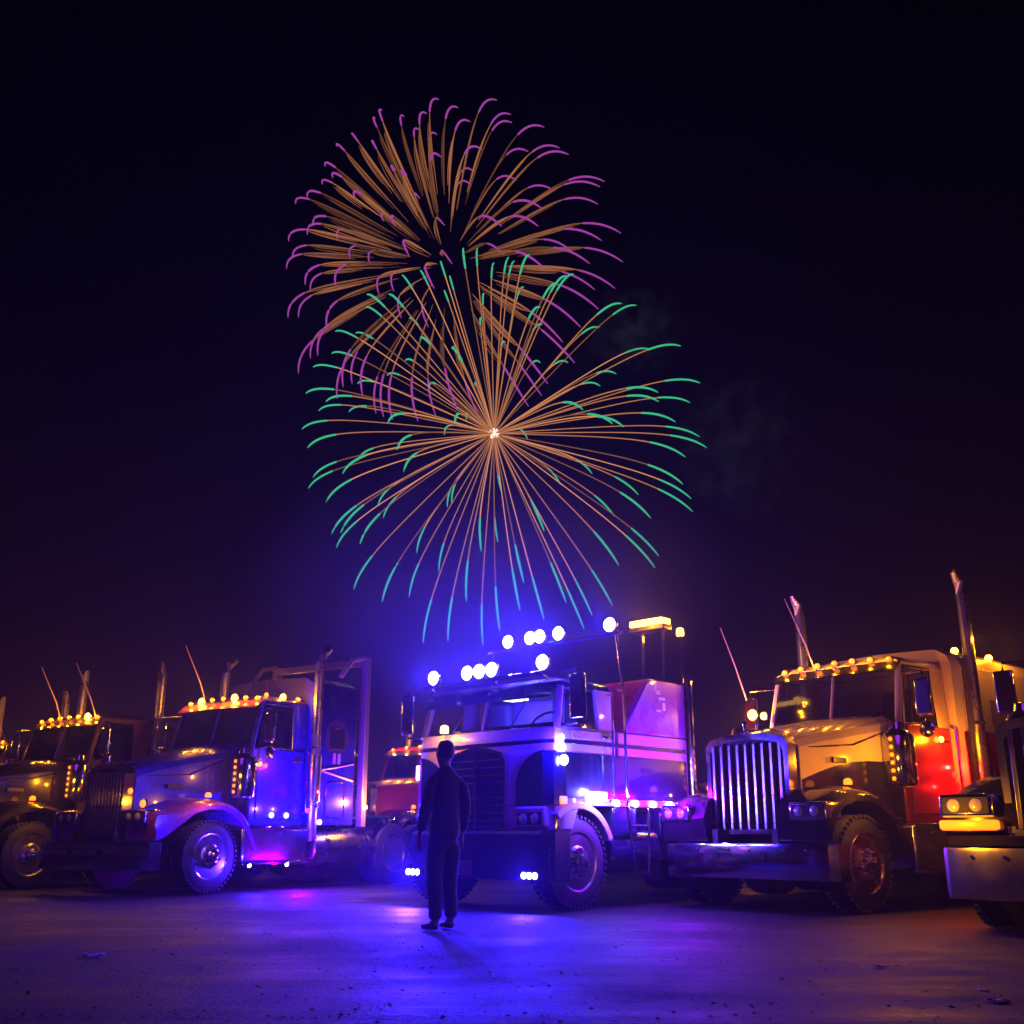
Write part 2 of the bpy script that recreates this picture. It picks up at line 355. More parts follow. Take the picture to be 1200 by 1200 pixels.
        MB().loft([[(s_ * (cw - .015), y0 + .14, (2.0 + up)), (s_ * (cw - .015), y1 - .31, (2.0 + up)), (s_ * (cw - .025), y1 - .31, (2.0 + up)), (s_ * (cw - .025), y0 + .14, (2.0 + up))],
                   [(s_ * (cw - .055), y0 + lean + .10, roof - .15), (s_ * (cw - .055), y1 - .31, roof - .15), (s_ * (cw - .065), y1 - .31, roof - .15), (s_ * (cw - .065), y0 + lean + .1, roof - .15)]]).build('window', glass, door)
        fr_ = MB().tube([(s_ * (cw - .01), y0 + .13, (2.0 + up)), (s_ * (cw - .05), y0 + lean + .09, roof - .15), (s_ * (cw - .05), y1 - .31, roof - .15), (s_ * (cw - .01), y1 - .31, (2.0 + up)), (s_ * (cw - .01), y0 + .13, (2.0 + up))], .016, 6); fr_.build('window_frame', chrome, door)
        MB().tube([(s_ * (cw - .02), y0 + .36, (2.0 + up)), (s_ * (cw - .055), y0 + .40, roof - .15)], .012, 6).build('quarter_bar', chrome, door)
        if not far:
            # mirror
            mx = s_ * 1.30; my = y0 + .06
            mir = B('mirror', MB().box(mx - .11, mx + .11, my - .03, my + .03, (2.06 + up), (2.52 + up)), chrome, T, .03, seg=3)
            MB().tube([(s_ * .97, my + .08, (1.98 + up)), (mx, my, (1.99 + up)), (mx, my, (2.06 + up))], .014, 6).build('bracket', chrome, mir)
            MB().tube([(s_ * .93, my + .2, (2.62 + up)), (mx, my, (2.60 + up)), (mx, my, (2.52 + up))], .014, 6).build('bracket', chrome, mir)
            MB().lathe([(-.01, .10), (.0, .10), (.03, .05), (.035, .004)], 'y', (mx, my - .0, (1.90 + up)), 20, -1).build('convex_mirror', chrome, mir)
            # grab handle
            B('grab_handle', MB().tube([(s_ * (cw + .02), y1 - .02, 1.15), (s_ * (cw + .08), y1 - .02, 1.18), (s_ * (cw + .08), y1 - .02, (1.98 + up)), (s_ * (cw + .02), y1 - .02, (2.02 + up))], .014, 6), chrome)
    # interior
    B('dashboard', MB().box(-.88, .88, y0 + .06, y0 + .34, (1.88 + up), (2.04 + up)), dash_m, T, .03)
    for s_ in (-1, 1):
        st = B('seat', MB().box(s_ * .48 - .24, s_ * .48 + .24, y0 + .84, y0 + .98, (1.98 + up), (2.52 + up)), seatm, T, .05, seg=3)
    B('steering_wheel', MB().tube([(.48 + .21 * math.cos(k * PI / 8), y0 + .46 + .05 * math.sin(k * PI / 8), (2.06 + up) + .15 * math.sin(k * PI / 8)) for k in range(17)], .015, 6), black)
    # sun visor with lamps
    vz = roof - .10; vy = y0 + lean
    vs = B('sun_visor', MB().loft([[(x, vy - .24 + .10 * (x / .95) ** 2, vz - .13), (x, vy - .235 + .10 * (x / .95) ** 2, vz - .115), (x, vy + .03, vz + .03), (x, vy + .03, vz + .0)] for x in (-.95, -.7, -.4, 0, .4, .7, .95)]), fend_m, T)
    for i in range(nvis):
        x = -.80 + i * 1.6 / (nvis - 1); hot = i in vis_hot
        ml = marker(T, (x, vy + .02 + .0 * abs(x), roof - .02 - .05 * (x / .9) ** 2), g_amb_hot if hot else random.choice((g_amb, g_amb, g_soft)), s=(.075 if hot else .045,), name='cab_lamp',
               power=vis_power * (6 if hot else 1), off=(0, -.12, .02))
    # sleeper
    if sleep > 0:
        sy0, sy1 = y1 + .06, y1 + .06 + sleep; sw = 1.12; sh = sleep_h
        sec = lambda y, k=1: [(-sw * k, y, .98), (sw * k, y, .98), (sw * k, y, sh - .22), (sw * k - .05, y, sh - .09), (sw * k - .22, y, sh), (0, y, sh + .03), (-sw * k + .22, y, sh), (-sw * k + .05, y, sh - .09), (-sw * k, y, sh - .22)]
        sl_ = B('sleeper', MB().loft([sec(sy0, .94), sec(sy0 + .10), sec(sy1 - .06), sec(sy1, .96)]), sleep_m or cab_m, T, sharp=28)
        for s_ in (-1, 1):
            if top_m:
                MB().box(min(s_ * (sw - .004), s_ * (sw + .008)), max(s_ * (sw - .004), s_ * (sw + .008)), sy0 + .12, sy1 - .08, 2.12, sh - .24).build('side_panel', top_m, sl_, .004)
            if low_m: MB().box(min(s_ * (sw - .004), s_ * (sw + .008)), max(s_ * (sw - .004), s_ * (sw + .008)), sy0 + .02, sy1 - .08, 1.0, 2.10).build('lower_panel', low_m, sl_, .004)
            wn = MB().box(min(s_ * sw, s_ * (sw + .016)), max(s_ * sw, s_ * (sw + .016)), sy0 + sleep * .35, sy0 + sleep * .68, 2.22, 2.56); wn.build('sleeper_window', glass if not panel else black, sl_, .006)
            dd = MB().tube([(s_ * (sw + .005), sy0 + sleep * .30, 1.10), (s_ * (sw + .005), sy0 + sleep * .30, 1.62), (s_ * (sw + .005), sy0 + sleep * .36, 1.68), (s_ * (sw + .005), sy1 - .36, 1.68), (s_ * (sw + .005), sy1 - .30, 1.62), (s_ * (sw + .005), sy1 - .30, 1.10), (s_ * (sw + .005), sy0 + sleep * .30, 1.10)], .012, 6)
            dd.build('locker_door', chrome, sl_)
            if panel:      # painted graphic on the sleeper side: framed portrait shape, block and crossing bands
                gm = mat('painted_graphic_lilac', (.62, .38, .66), .35)
                MB().lathe([(0, .09), (.006, .09), (.007, .003)], 'x', (s_ * sw, sy0 + sleep * .5, 2.50), 20, s_).build('graphic', gm, sl_)
                MB().lathe([(0, .11), (.006, .11), (.007, .003)], 'x', (s_ * sw, sy0 + sleep * .5, 2.33), 20, s_).build('graphic', gm, sl_)
                for y_a in (-.06, .06):
                    MB().box(min(s_ * sw, s_ * (sw + .02)), max(s_ * sw, s_ * (sw + .02)), sy0 + sleep * .5 + y_a - .03, sy0 + sleep * .5 + y_a + .03, 1.98, 2.16).build('graphic', gm, sl_)
                for dz in (-.08, .08):
                    MB().tube([(s_ * (sw + .004), sy0 + .12, 1.86), (s_ * (sw + .004), sy0 + sleep * .45, 1.86 + dz * .7), (s_ * (sw + .004), sy1 - .1, 1.86 + dz * 1.8)], .022, 6).build('graphic', gm, sl_)
                MB().lathe([(0, .30), (.004, .30), (.005, .003)], 'x', (s_ * sw, sy0 + sleep * .5, 2.42), 28, s_).build('graphic', mat('painted_graphic_violet', (.10, .03, .16), .4), sl_)
        for (lx, ly) in sleeper_lamps:
            sm = MB().lathe([(0, .05), (.03, .05), (.06, .03), (.062, .002)], 'z', (lx, sy0 + ly, sh + .0), 12).build('roof_lamp', g_amb_hot, sl_); lamp(sm, (lx + .35, sy0 + ly - .1, sh + .12), AMB, 12)
    # stacks
    for s_ in (-1, 1):
        ys = y1 + .04 + stack_off * (1 if s_ > 0 else -.2)
        x = s_ * 1.16; r = .078
        zt = stack_h
        if stack_style == 'curve':
            pth = [(x, ys, .72), (x, ys, 1.2), (x, ys, zt - .45), (x, ys + .02, zt - .28), (x, ys + .10, zt - .10), (x, ys + .20, zt)]
            st = MB().tube(pth, r, 14, False).tube(pth[2:], r * .8, 14, False)
        elif stack_style == 'loop':
            st = MB().tube([(x, ys, .72), (x, ys, zt - .42), (x, ys, zt - .3)], r, 14, False)
            st.tube([(x, ys, zt - .3), (x - .0, ys - .05, zt - .12), (x, ys - .16, zt)], [r, r * .95, r * .55], 14, False)
        else:
            n = 16; st = MB().loft([[(x + r * math.cos(2 * PI * k / n), ys + r * math.sin(2 * PI * k / n), z if z < zt - .01 else zt - .12 + .16 * math.cos(2 * PI * k / n) * -s_) for k in range(n)] for z in (.72, 1.1, zt - .4, zt)], False)
            r2 = r * .85; st.loft([[(x + r2 * math.cos(2 * PI * k / n), ys + r2 * math.sin(2 * PI * k / n), z if z < zt - .01 else zt - .12 + .16 * math.cos(2 * PI * k / n) * -s_) for k in range(n)] for z in (zt - .5, zt)], False)
        ex = B('exhaust_stack', st, satin, T, sharp=40)
        if not far:
            MB().lathe([(0, r + .02), (.0, r + .035), (.75, r + .035), (.75, r + .02)], 'z', (x, ys, 1.35), 20).build('heat_shield', alu, ex)
            for zz in (1.25, 2.2): MB().lathe([(0, r + .008), (0, r + .02), (.04, r + .02), (.04, r + .008)], 'z', (x, ys, zz), 20).build('clamp', chrome, ex)
            if near: MB().box(min(x, s_ * 1.0), max(x, s_ * 1.0), ys - .03, ys + .03, 2.0, 2.05).build('bracket', chrome, ex)
    # tanks and steps
    if not far:
        for s_ in (-1, 1):
            bx = B('step_box', MB().box(min(s_ * .55, s_ * 1.18), max(s_ * .55, s_ * 1.18), y0 - .26, y1 - .05, .42, .92), alu, T, .03)
            MB().box(min(s_ * 1.12, s_ * 1.22), max(s_ * 1.12, s_ * 1.22), y0 - .26, y1 - .05, .38, .415).build('step', chrome, bx, .006)
            MB().box(min(s_ * .98, s_ * 1.22), max(s_ * .98, s_ * 1.22), y0 - .2, y1 - .1, .925, .945).build('step', chrome, bx, .006)
            tl = sleep + .5
            tk = B('fuel_tank', MB().lathe([(0, .02), (0, .27), (.02, .30), (tl - .02, .30), (tl, .27), (tl, .02)], 'y', (s_ * .88, y1 + .12, tankz), 28), alu)
            for q in (.3, tl - .3): MB().lathe([(0, .304), (0, .315), (.06, .315), (.06, .304)], 'y', (s_ * .88, y1 + .12 + q, tankz), 28).build('tank_strap', chrome, tk)
        B('deck_plate', MB().box(-1.1, 1.1, yw + 1.22 + sleep + .16, ry - .7, .905, .94), alu, T, .006)
    for ax in antenna:
        x = ax; B('antenna', MB().tube([(x, y0 + .25, roof - .2), (x - .02, y0 + .06, roof + .25), (x - .05, y0 - .30, roof + .85)] if abs(ax) < 1 else [(x, y0 + .05, 2.6), (x, y0 - .18, 3.1), (x, y0 - .45, 3.6)], [.012, .010, .006], 6), mat('antenna_fibreglass', (.55, .35, .40), .5))
    return T

# ------------------------------------------------------------------ placement helpers
TH = math.radians(PITCH)
def ground_pt(px, py, z=0):
    """world point at height z seen at photo pixel (px, py)"""
    dx, dy = (px - 600) / FPX, (600 - py) / FPX
    d = Vector((dx, math.cos(TH) - dy * math.sin(TH), math.sin(TH) + dy * math.cos(TH)))
    k = (z - CAM_H) / d.z
    return Vector((d.x * k, d.y * k, z))
def place(px, py, a, lx, ly, z=0):
    """origin such that local (lx, ly) sits on the ground point seen at px, py; a in degrees"""
    a = math.radians(a); P = ground_pt(px, py, z)
    return (P.x - lx * math.cos(a) - ly * math.sin(a), P.y + lx * math.sin(a) - ly * math.cos(a), 0), -a

# paints
cream = mat('cream_paint', (.72, .60, .40), .28, coat=.8, var=.08, bscale=8)
maroon = mat('dark_maroon_paint', (.045, .012, .014), .25, coat=.9, var=.06)
redp = mat('red_paint', (.45, .02, .02), .28, coat=.8)
bluep = mat('blue_paint', (.035, .025, .40), .28, coat=.9, var=.06, bscale=8)
purp = mat('violet_paint', (.26, .05, .42), .28, coat=.9, var=.06)
lilac = mat('violet_fairing_paint', (.34, .03, .62), .30, coat=.8, var=.06)
blackp = mat('black_paint', (.014, .012, .016), .22, coat=1, var=.05)
brown = mat('bronze_paint', (.16, .08, .05), .3, coat=.8)
greyp = mat('grey_paint', (.22, .20, .22), .3, coat=.8)
goldrim = mat('gold_rim', (.80, .55, .22), .25, 1, var=.1)

# A: cream long-nose truck on the right
loc, rz = place(1022, 1070, 50, 1.17, 0)
TA = truck('cream topped truck with tall chrome slatted grille, row of orange cab lamps and red-lit side', loc, rz, 'semi trucks parked in a row on the right',
      oh=.75, hood_m=cream, fend_m=blackp, cab_m=redp, top_m=cream, sleep_m=cream, low_m=redp, zg=1.92, zc=2.26, up=.14, gw=1.18, side_m=blackp, stack_off=.35, roof=3.02, sleep=2.3, sleep_h=3.20, stack_h=4.25, stack_style='loop',
      nvis=7, vis_power=2.2, rim=goldrim, fl_power=9, antenna=(-.3, -1.35), bars=9, sleeper_lamps=((.9, .45), (.9, 1.4)), strip_power=3)
# B: cropped truck at the right edge
loc, rz = place(1104, 1053, 45, -1.2, -1.0, .28)
TB = truck('truck cut off by the right edge with plain chrome bumper and lit amber signal', loc, rz, 'semi trucks parked in a row on the right',
      oh=1.0, hood_m=blackp, fend_m=blackp, cab_m=maroon, zg=1.78, zc=1.95, bumper_h=(.28, .70), gw=1.30, bumper_m=satin, headlit=True, sig=8, bars=10, sleep=1.5, stack_h=3.4, antenna=(), nvis=5, vis_power=1, roof=2.62, sleep_h=2.7,
      strips=False, fender_lamp=False)
# C: violet and blue truck on the left
locC, rzC = place(243, 1047, 33, 1.17, 0)
TC = truck('blue and violet truck with curved stack, painted sleeper and violet fender over a bright wheel', locC, rzC, 'semi trucks parked in a row on the left',
      oh=1.30, yw=.86, up=.16, gw=.84, hood_m=bluep, fend_m=purp, cab_m=bluep, top_m=None, sleep_m=bluep, zg=1.78, zc=2.24, roof=3.02, sleep=1.08, sleep_h=3.42, stack_h=3.92, stack_style='curve',
      nvis=7, vis_power=2.0, vis_hot=(1, 4), panel=True, antenna=(-.4,), strip_power=1.2)
a33 = math.radians(33)
def shift(loc, dx, dy): return (loc[0] + dx * math.cos(a33) + dy * math.sin(a33), loc[1] - dx * math.sin(a33) + dy * math.cos(a33), 0)
TD = truck('dark truck with amber side strips, parked just left of the blue and violet truck', shift(locC, -3.55, -.55), rzC, 'semi trucks parked in a row on the left',
      oh=1.10, hood_m=blackp, fend_m=blackp, cab_m=brown, top_m=brown, zg=1.80, zc=2.12, up=.08, yw=1.0, roof=2.88, sleep=1.5, sleep_h=2.85, stack_h=3.9, nvis=7, vis_power=2.4, vis_hot=(5,), antenna=(-.2, .8), strip_power=2.5, rim=alu)
TE = truck('brown truck mostly beyond the left edge with twin straight stacks', shift(locC, -7.3, -.2), rzC, 'semi trucks parked in a row on the left',
      oh=1.1, hood_m=brown, fend_m=blackp, cab_m=brown, top_m=brown, zg=1.80, zc=2.02, roof=2.65, sleep=1.5, sleep_h=2.65, stack_h=3.7, nvis=5, vis_power=5, antenna=(.9,), near=False)
# behind the gaps: further trucks
for lab, (px, D), aa, pm, tm in [
    ('small red truck in the gap between blue truck and flat-nosed truck', (440, 24), 33, redp, redp),
    ('grey truck far back, between the flat-nosed truck and the tall slatted grille', (830, 25), 50, greyp, greyp),
    ('brown truck far back, its cab lamps showing above the blue and violet truck', (262, 27), 33, brown, brown),
    ('brown truck with cream roof far back behind the dark truck', (95, 26), 33, brown, cream),
    ('dim red truck with grey roof, furthest back behind the flat-nosed truck', (500, 31), 33, redp, greyp)]:
    k = (D * math.cos(TH)) / FPX * (px - 600)
    truck(lab, (k, D, 0), -math.radians(aa), 'semi trucks parked further back', hood_m=pm, fend_m=blackp, cab_m=pm, top_m=tm, far=True, near=False, nvis=5, vis_power=7, sleep=1.2, stack_h=3.4, antenna=(), fender_lamp=True, strips=False)

# ------------------------------------------------------------------ cab-over in the middle
def cabover():
    loc, rz = place(677, 1066, 44, 1.17, 0)
    T = thing('cab_over_truck', 'pale flat-nosed truck with blue flood lamps on roof racks and violet wedge behind cab', 'truck', loc, rz)
    B = lambda nm, mb, m, p=T, bev=0, **k: mb.build(nm, m, p, bev, **k)
    pale = mat('pale_body_paint', (.66, .54, .74), .30, coat=.8, var=.06, bscale=6); dk = mat('navy_panel_paint', (.015, .014, .05), .22, coat=1, var=.05)
    yf = -.42; yc = .70; ye = 2.22; cw = 1.22
    c = MB()
    for s_ in (-1, 1): c.box(s_ * .43 - .04, s_ * .43 + .04, yf + .1, 7.0, .60, .86)
    for yy in (0, 1.4, 3.2, 4.6, 6.4): c.box(-.43, .43, yy, yy + .1, .62, .84)
    c.box(-.95, .95, -.07, .07, .42, .56); B('chassis', c, chassis_m)
    # lower cab shell with rounded front corners
    def sec(z, k=0): return [(-cw, yc, z), (-cw, yf + .16 + k, z), (-cw + .05, yf + .05 + k, z), (-cw + .18, yf + k, z), (0, yf - .03 + k, z), (cw - .18, yf + k, z), (cw - .05, yf + .05 + k, z), (cw, yf + .16 + k, z), (cw, yc, z)]
    # wheel arch cut: the shell starts at z = 1.14 above the wheel, front skirt lower
    B('cab_shell', MB().loft([sec(1.14), sec(1.9), sec(2.0, .02), sec(2.04, .05)]), pale, T, .012)
    sk = MB(); fs = lambda z: [(-cw, yf + .30, z), (-cw, yf + .16, z), (-cw + .05, yf + .05, z), (-cw + .18, yf, z), (0, yf - .03, z), (cw - .18, yf, z), (cw - .05, yf + .05, z), (cw, yf + .16, z), (cw, yf + .30, z)]
    sk.loft([fs(.87), [(x, y if abs(x) < cw - .01 or y < yf + .2 else yf + .42, 1.137) for x, y, z in fs(1.137)]]); B('front_skirt', sk, pale, T, .01)
    for s_ in (-1, 1):   # fender arch
        secs = []
        for k in range(13):
            th = .92 + (2.75 - .92) * k / 12; r1, r0 = .66, .58
            cy, cz = -math.cos(th), math.sin(th)
            secs.append([(s_ * .7, cy * r1, .52 + cz * r1), (s_ * (cw + .01), cy * r1, .52 + cz * r1), (s_ * (cw + .01), cy * r0, .52 + cz * r0), (s_ * .7, cy * r0, .52 + cz * r0)])
        B('fender', MB().loft(secs), pale, T, .01)
        B('sill_panel', MB().box(min(s_ * .6, s_ * (cw - .01)), max(s_ * .6, s_ * (cw - .01)), .64, 1.10, .78, 1.135), dk, T, .02)
        wheel_parts(T, s_ * 1.05, 0, s_, rim_m=alu)
        for yy in (4.6, 5.9): wheel_parts(T, s_ * .93, yy, s_, True, nuts=False, W=.52)
    # dark front panels with an arched inner edge, and grille
    for s_ in (-1, 1):
        arch = [(s_ * .62, 1.14)] + [(s_ * (.62 + .46 * (1 - math.cos(t))), 1.34 + .42 * math.sin(t)) for t in [k * PI / 2 / 8 for k in range(9)]] + [(s_ * (cw - .16), 1.76), (s_ * (cw - .16), 1.14)]
        B('arched_panel', MB().prismy(arch, yf - .028, yf + .02), dk, T, .004)
        B('corner_panel', MB().loft([[(s_ * (cw - .155), yf - .014, z), (s_ * (cw - .045), yf + .035, z), (s_ * (cw + .008), yf + .16, z), (s_ * (cw - .03), yf + .18, z), (s_ * (cw - .16), yf + .03, z)] for z in (1.15, 1.755)]), dk)
        B('side_panel', MB().box(min(s_ * (cw - .01), s_ * (cw + .010)), max(s_ * (cw - .01), s_ * (cw + .010)), yf + .17, ye - .04, 1.22, 1.74), dk, T, .004)
        B('side_stripe', MB().box(min(s_ * (cw - .01), s_ * (cw + .008)), max(s_ * (cw - .01), s_ * (cw + .008)), yf + .17, ye - .04, 1.84, 1.885), dk, T, .003)
    B('front_stripe', MB().loft([[(x, y - .006, z) for x, y in [(-cw + .05, yf + .05), (-cw + .18, yf), (0, yf - .03), (cw - .18, yf), (cw - .05, yf + .05)]] + [(x, y + .02, z) for x, y in [(cw - .05, yf + .05), (cw - .18, yf), (0, yf - .03), (-cw + .18, yf), (-cw + .05, yf + .05)]] for z in (1.84, 1.885)]), dk)
    gp = [(-.50, .90), (.50, .90), (.50, 1.66), (.44, 1.76), (.25, 1.81), (0, 1.83), (-.25, 1.81), (-.44, 1.76), (-.50, 1.66)]
    gi = [(x * .93, z + .03 if z < 1 else z - .04) for x, z in gp]
    B('grille_core', MB().prismy(gi, yf - .045, yf + .0), dark_in)
    sur = MB()
    for i in range(len(gp)):
        j = (i + 1) % len(gp); p, q, r_, t_ = gp[i], gp[j], gi[j], gi[i]
        sur.loft([[(k[0], yf - .085, k[1]) for k in (p, q, r_, t_)], [(k[0], yf - .0, k[1]) for k in (p, q, r_, t_)]])
    B('grille_surround', sur, chrome, T)
    mesh_m = mat('violet_tinted_grille', (.20, .13, .20), .4, .6)
    for k in range(9):
        if k == 4: continue
        B('grille_bar', MB().box(-.44, .44, yf - .065, yf - .05, .97 + k * .088, .985 + k * .088), mesh_m, T)
    B('grille_divider', MB().box(-.025, .025, yf - .095, yf - .05, .87, 1.70), chrome, T, .006)
    B('emblem', MB().lathe([(0, .07), (.015, .065), (.02, .003)], 'y', (0, yf - .085, 1.62), 18, -1), chrome)
    # headlights
    for s_ in (-1, 1):
        hx = s_ * .86
        h = B('headlight', MB().box(hx - .24, hx + .24, yf - .05, yf + .08, .89, 1.13), pale, T, .03, seg=3)
        MB().box(hx - .19, hx + .19, yf - .056, yf - .03, .925, 1.06).build('reflector', dark_in, h)
        for dx in (-.09, .09): MB().lathe([(0, .060), (.012, .056), (.022, .03), (.025, .003)], 'y', (hx + dx, yf - .052, .992), 18, -1).build('lens', lens_clear, h)
        t = MB().box(min(s_ * 1.10, s_ * 1.235), max(s_ * 1.10, s_ * 1.235), yf + .10, yf + .20, 1.15, 1.24).build('turn_signal', g_amb, T, .01)
    # bumper
    bpts = [(-1.24, yf + .22), (-1.22, yf + .0), (-1.1, yf - .12), (-.6, yf - .16), (0, yf - .17), (.6, yf - .16), (1.1, yf - .12), (1.22, yf + .0), (1.24, yf + .22)]
    bm_ = B('bumper', MB().loft([[(x, y, .32), (x, y - .005, .36), (x, y - .005, .82), (x, y + .02, .86), (x * .96, y + .08, .86), (x * .96, y + .08, .32)] for x, y in bpts]), mat('dark_bumper', (.012, .012, .022), .35, coat=.5), T, sharp=25)
    MB().box(-.28, .06, yf - .195, yf - .178, .36, .52).build('number_plate', plate_m, bm_, .004)
    # three-LED bumper lamps
    for x in (-.98, 1.0):
        h = B('bumper_lamp', MB().box(x - .14, x + .14, yf - .20, yf - .13, .325, .425), black, T, .01)
        for dx in (-.085, 0, .085): MB().lathe([(0, .036), (.012, .033), (.016, .003)], 'y', (x + dx, yf - .20, .375), 12, -1).build('led', g_blu, h)
        lamp(h, (x, yf - .30, .375), BLU, 90 if x > 0 else 260, aim=(0, -1, -.03), cone=160, blend=.35)
    # windscreen area
    rf = 2.62
    for s_ in (-1, 1):
        pil = MB(); pil.tube([(s_ * (cw - .05), yf + .10, 2.0), (s_ * (cw - .10), yf + .22, rf - .1)], .045, 8)
        B('pillar', pil, pale); pil = MB()
        pil.loft([[(s_ * cw, yc - .28, 2.0), (s_ * cw, yc, 2.0), (s_ * (cw - .05), yc, 2.0), (s_ * (cw - .05), yc - .28, 2.0)], [(s_ * (cw - .05), yc - .28, rf - .1), (s_ * (cw - .05), yc, rf - .1), (s_ * (cw - .1), yc, rf - .1), (s_ * (cw - .1), yc - .28, rf - .1)]])
        B('pillar', pil, pale); pil = MB()
        pil.tube([(s_ * (cw - .02), yf + .82, 2.0), (s_ * (cw - .07), yf + .82, rf - .1)], .03, 6)
        B('pillar', pil, pale)
    pil = MB(); pil.tube([(0, yf + .04, 2.02), (0, yf + .16, rf - .1)], .03, 6)
    B('pillar', pil, pale)
    B('rear_wall', MB().box(-cw + .1, cw - .1, yc - .04, yc, 2.0, rf - .1), pale)
    for s_ in (-1, 1):
        x0, x1 = (.03, cw - .08) if s_ > 0 else (-cw + .08, -.03)
        B('windscreen', MB().loft([[(x0, yf + .03, 2.04), (x1, yf + .09, 2.04), (x1, yf + .10, 2.04), (x0, yf + .04, 2.04)], [(x0, yf + .15, rf - .12), (x1, yf + .20, rf - .12), (x1, yf + .21, rf - .12), (x0, yf + .16, rf - .12)]]), glass)
        d = B('door', MB().box(min(s_ * (cw + .004), s_ * (cw + .02)), max(s_ * (cw + .004), s_ * (cw + .02)), yf + .30, yf + 1.08, 1.90, 2.0), pale, T, .006)
        MB().loft([[(s_ * (cw - .03), yf + .22, 2.03), (s_ * (cw - .03), yf + .80, 2.03), (s_ * (cw - .04), yf + .80, 2.03), (s_ * (cw - .04), yf + .22, 2.03)], [(s_ * (cw - .08), yf + .30, rf - .13), (s_ * (cw - .08), yf + .80, rf - .13), (s_ * (cw - .09), yf + .8, rf - .13), (s_ * (cw - .09), yf + .3, rf - .13)]]).build('window', glass, d)
        MB().box(min(s_ * (cw + .02), s_ * (cw + .045)), max(s_ * (cw + .02), s_ * (cw + .045)), yf + .84, yf + 1.0, 1.93, 1.965).build('handle', chrome, d, .006)
    B('roof', MB().loft([[(-cw + .07, yf + .20, rf - .12), (cw - .07, yf + .20, rf - .12), (cw - .05, yc, rf - .12), (-cw + .05, yc, rf - .12)], [(-cw + .09, yf + .20, rf - .04), (cw - .09, yf + .20, rf - .04), (cw - .08, yc, rf - .02), (-cw + .08, yc, rf - .02)], [(-cw + .3, yf + .36, rf + .03), (cw - .3, yf + .36, rf + .03), (cw - .28, yc, rf + .05), (-cw + .28, yc, rf + .05)]]), dk, T, .02)
    B('sun_visor', MB().loft([[(x, yf - .02 + .06 * x * x, rf - .24), (x, yf - .015 + .06 * x * x, rf - .225), (x, yf + .23, rf - .06), (x, yf + .23, rf - .09)] for x in (-1.1, -.7, 0, .7, 1.1)]), dk)
    B('dashboard', MB().box(-1.05, 1.05, yf + .14, yf + .45, 1.9, 2.10), dash_m, T, .03)
    for s_ in (-1, 1): 
        B('seat', MB().box(s_ * .62 - .24, s_ * .62 + .24, yf + .86, yf + 1.0, 2.0, 2.50), seatm, T, .06, seg=3)
    B('steering_wheel', MB().tube([(.62 + .24 * math.cos(k * PI / 8), yf + .52 + .1 * math.sin(k * PI / 8), 2.14 + .14 * math.sin(k * PI / 8)) for k in range(17)], .016, 6), black)
    dl = B('dome_lamp', MB().box(-.14, .14, .1, .3, rf - .15, rf - .125), g_whb); lamp(dl, (0, .1, rf - .3), BLU, 10, r=.1)
    # mirrors
    for s_ in (-1, 1):
        mx = s_ * 1.50; my = yf + .1
        m = B('mirror', MB().box(mx - .12, mx + .12, my - .03, my + .03, 2.10, 2.62), chrome, T, .03, seg=3)
        for z1_, z2_ in ((2.05, 2.10), (2.68, 2.62)): MB().tube([(s_ * 1.17, my + .14, z1_), (mx, my, z1_), (mx, my, z2_)], .014, 6).build('bracket', chrome, m)
    # wipers
    for x in (-.5, .5): B('wiper', MB().tube([(x, yf - .0, 2.05), (x + .2, yf + .03, 2.30), (x + .23, yf + .05, 2.5)], .008, 5), black)
    # mid deck body and wedge fairing
    B('side_body', MB().box(-cw, cw, yc + .05, ye, 1.14, 2.03), pale, T, .015)
    wedge = B('wedge_fairing', MB().prism([(.86, 2.035), (ye, 2.035), (ye, 2.76), (1.46, 2.76), (1.38, 2.71)], -cw, cw), lilac, T, .02)
    # sticker marks on the wedge
    sticker = mat('white_decal', (.8, .75, .8), .5)
    for y, z, a_, b_ in ((1.62, 2.60, .05, .03), (1.70, 2.52, .07, .02), (1.74, 2.42, .03, .05), (1.62, 2.36, .05, .016), (1.56, 2.66, .03, .05)):
        MB().box(cw + .0015, cw + .004, y - a_, y + a_, z - b_, z + b_).build('decal', sticker, wedge)
    B('corner_post', MB().tube([(cw + .04, ye + .05, .95), (cw + .04, ye + .05, 2.80)], .045, 10), chrome)
    B('corner_post', MB().tube([(-cw - .04, ye + .05, .95), (-cw - .04, ye + .05, 2.80)], .045, 10), chrome)
    # grab rail loop and ladder
    B('grab_rail', MB().tube([(cw + .03, yc - .10, 2.50), (cw + .12, yc - .10, 2.52), (cw + .12, yc + .04, 2.52), (cw + .12, yc + .06, 1.15)], .018, 8), chrome)
    B('grab_rail', MB().tube([(cw + .03, yc - .16, 2.46), (cw + .09, yc - .16, 2.46), (cw + .09, yc - .16, 1.25), (cw + .02, yc - .16, 1.2)], .014, 8), chrome)
    ld = B('ladder', MB().tube([(cw + .10, yc + .08, 1.14), (cw + .10, yc + .20, .38), (cw + .10, yc + .46, .38), (cw + .10, yc + .50, 1.14)], .020, 8), chrome)
    for z in (.62, .92): MB().tube([(cw + .10, yc + .12 + (1 - z) * .12, z), (cw + .10, yc + .48, z)], .016, 6).build('rung', chrome, ld)
    # belly boxes and tank
    for s_ in (-1, 1):
        B('tool_box', MB().box(min(s_ * .6, s_ * 1.16), max(s_ * .6, s_ * 1.16), yc + .95, ye + .2, .50, 1.10), dk, T, .02)
        B('fuel_tank', MB().lathe([(0, .02), (0, .27), (.02, .30), (.98, .30), (1.0, .27), (1.0, .02)], 'y', (s_ * .88, .62, .66), 24), dk)
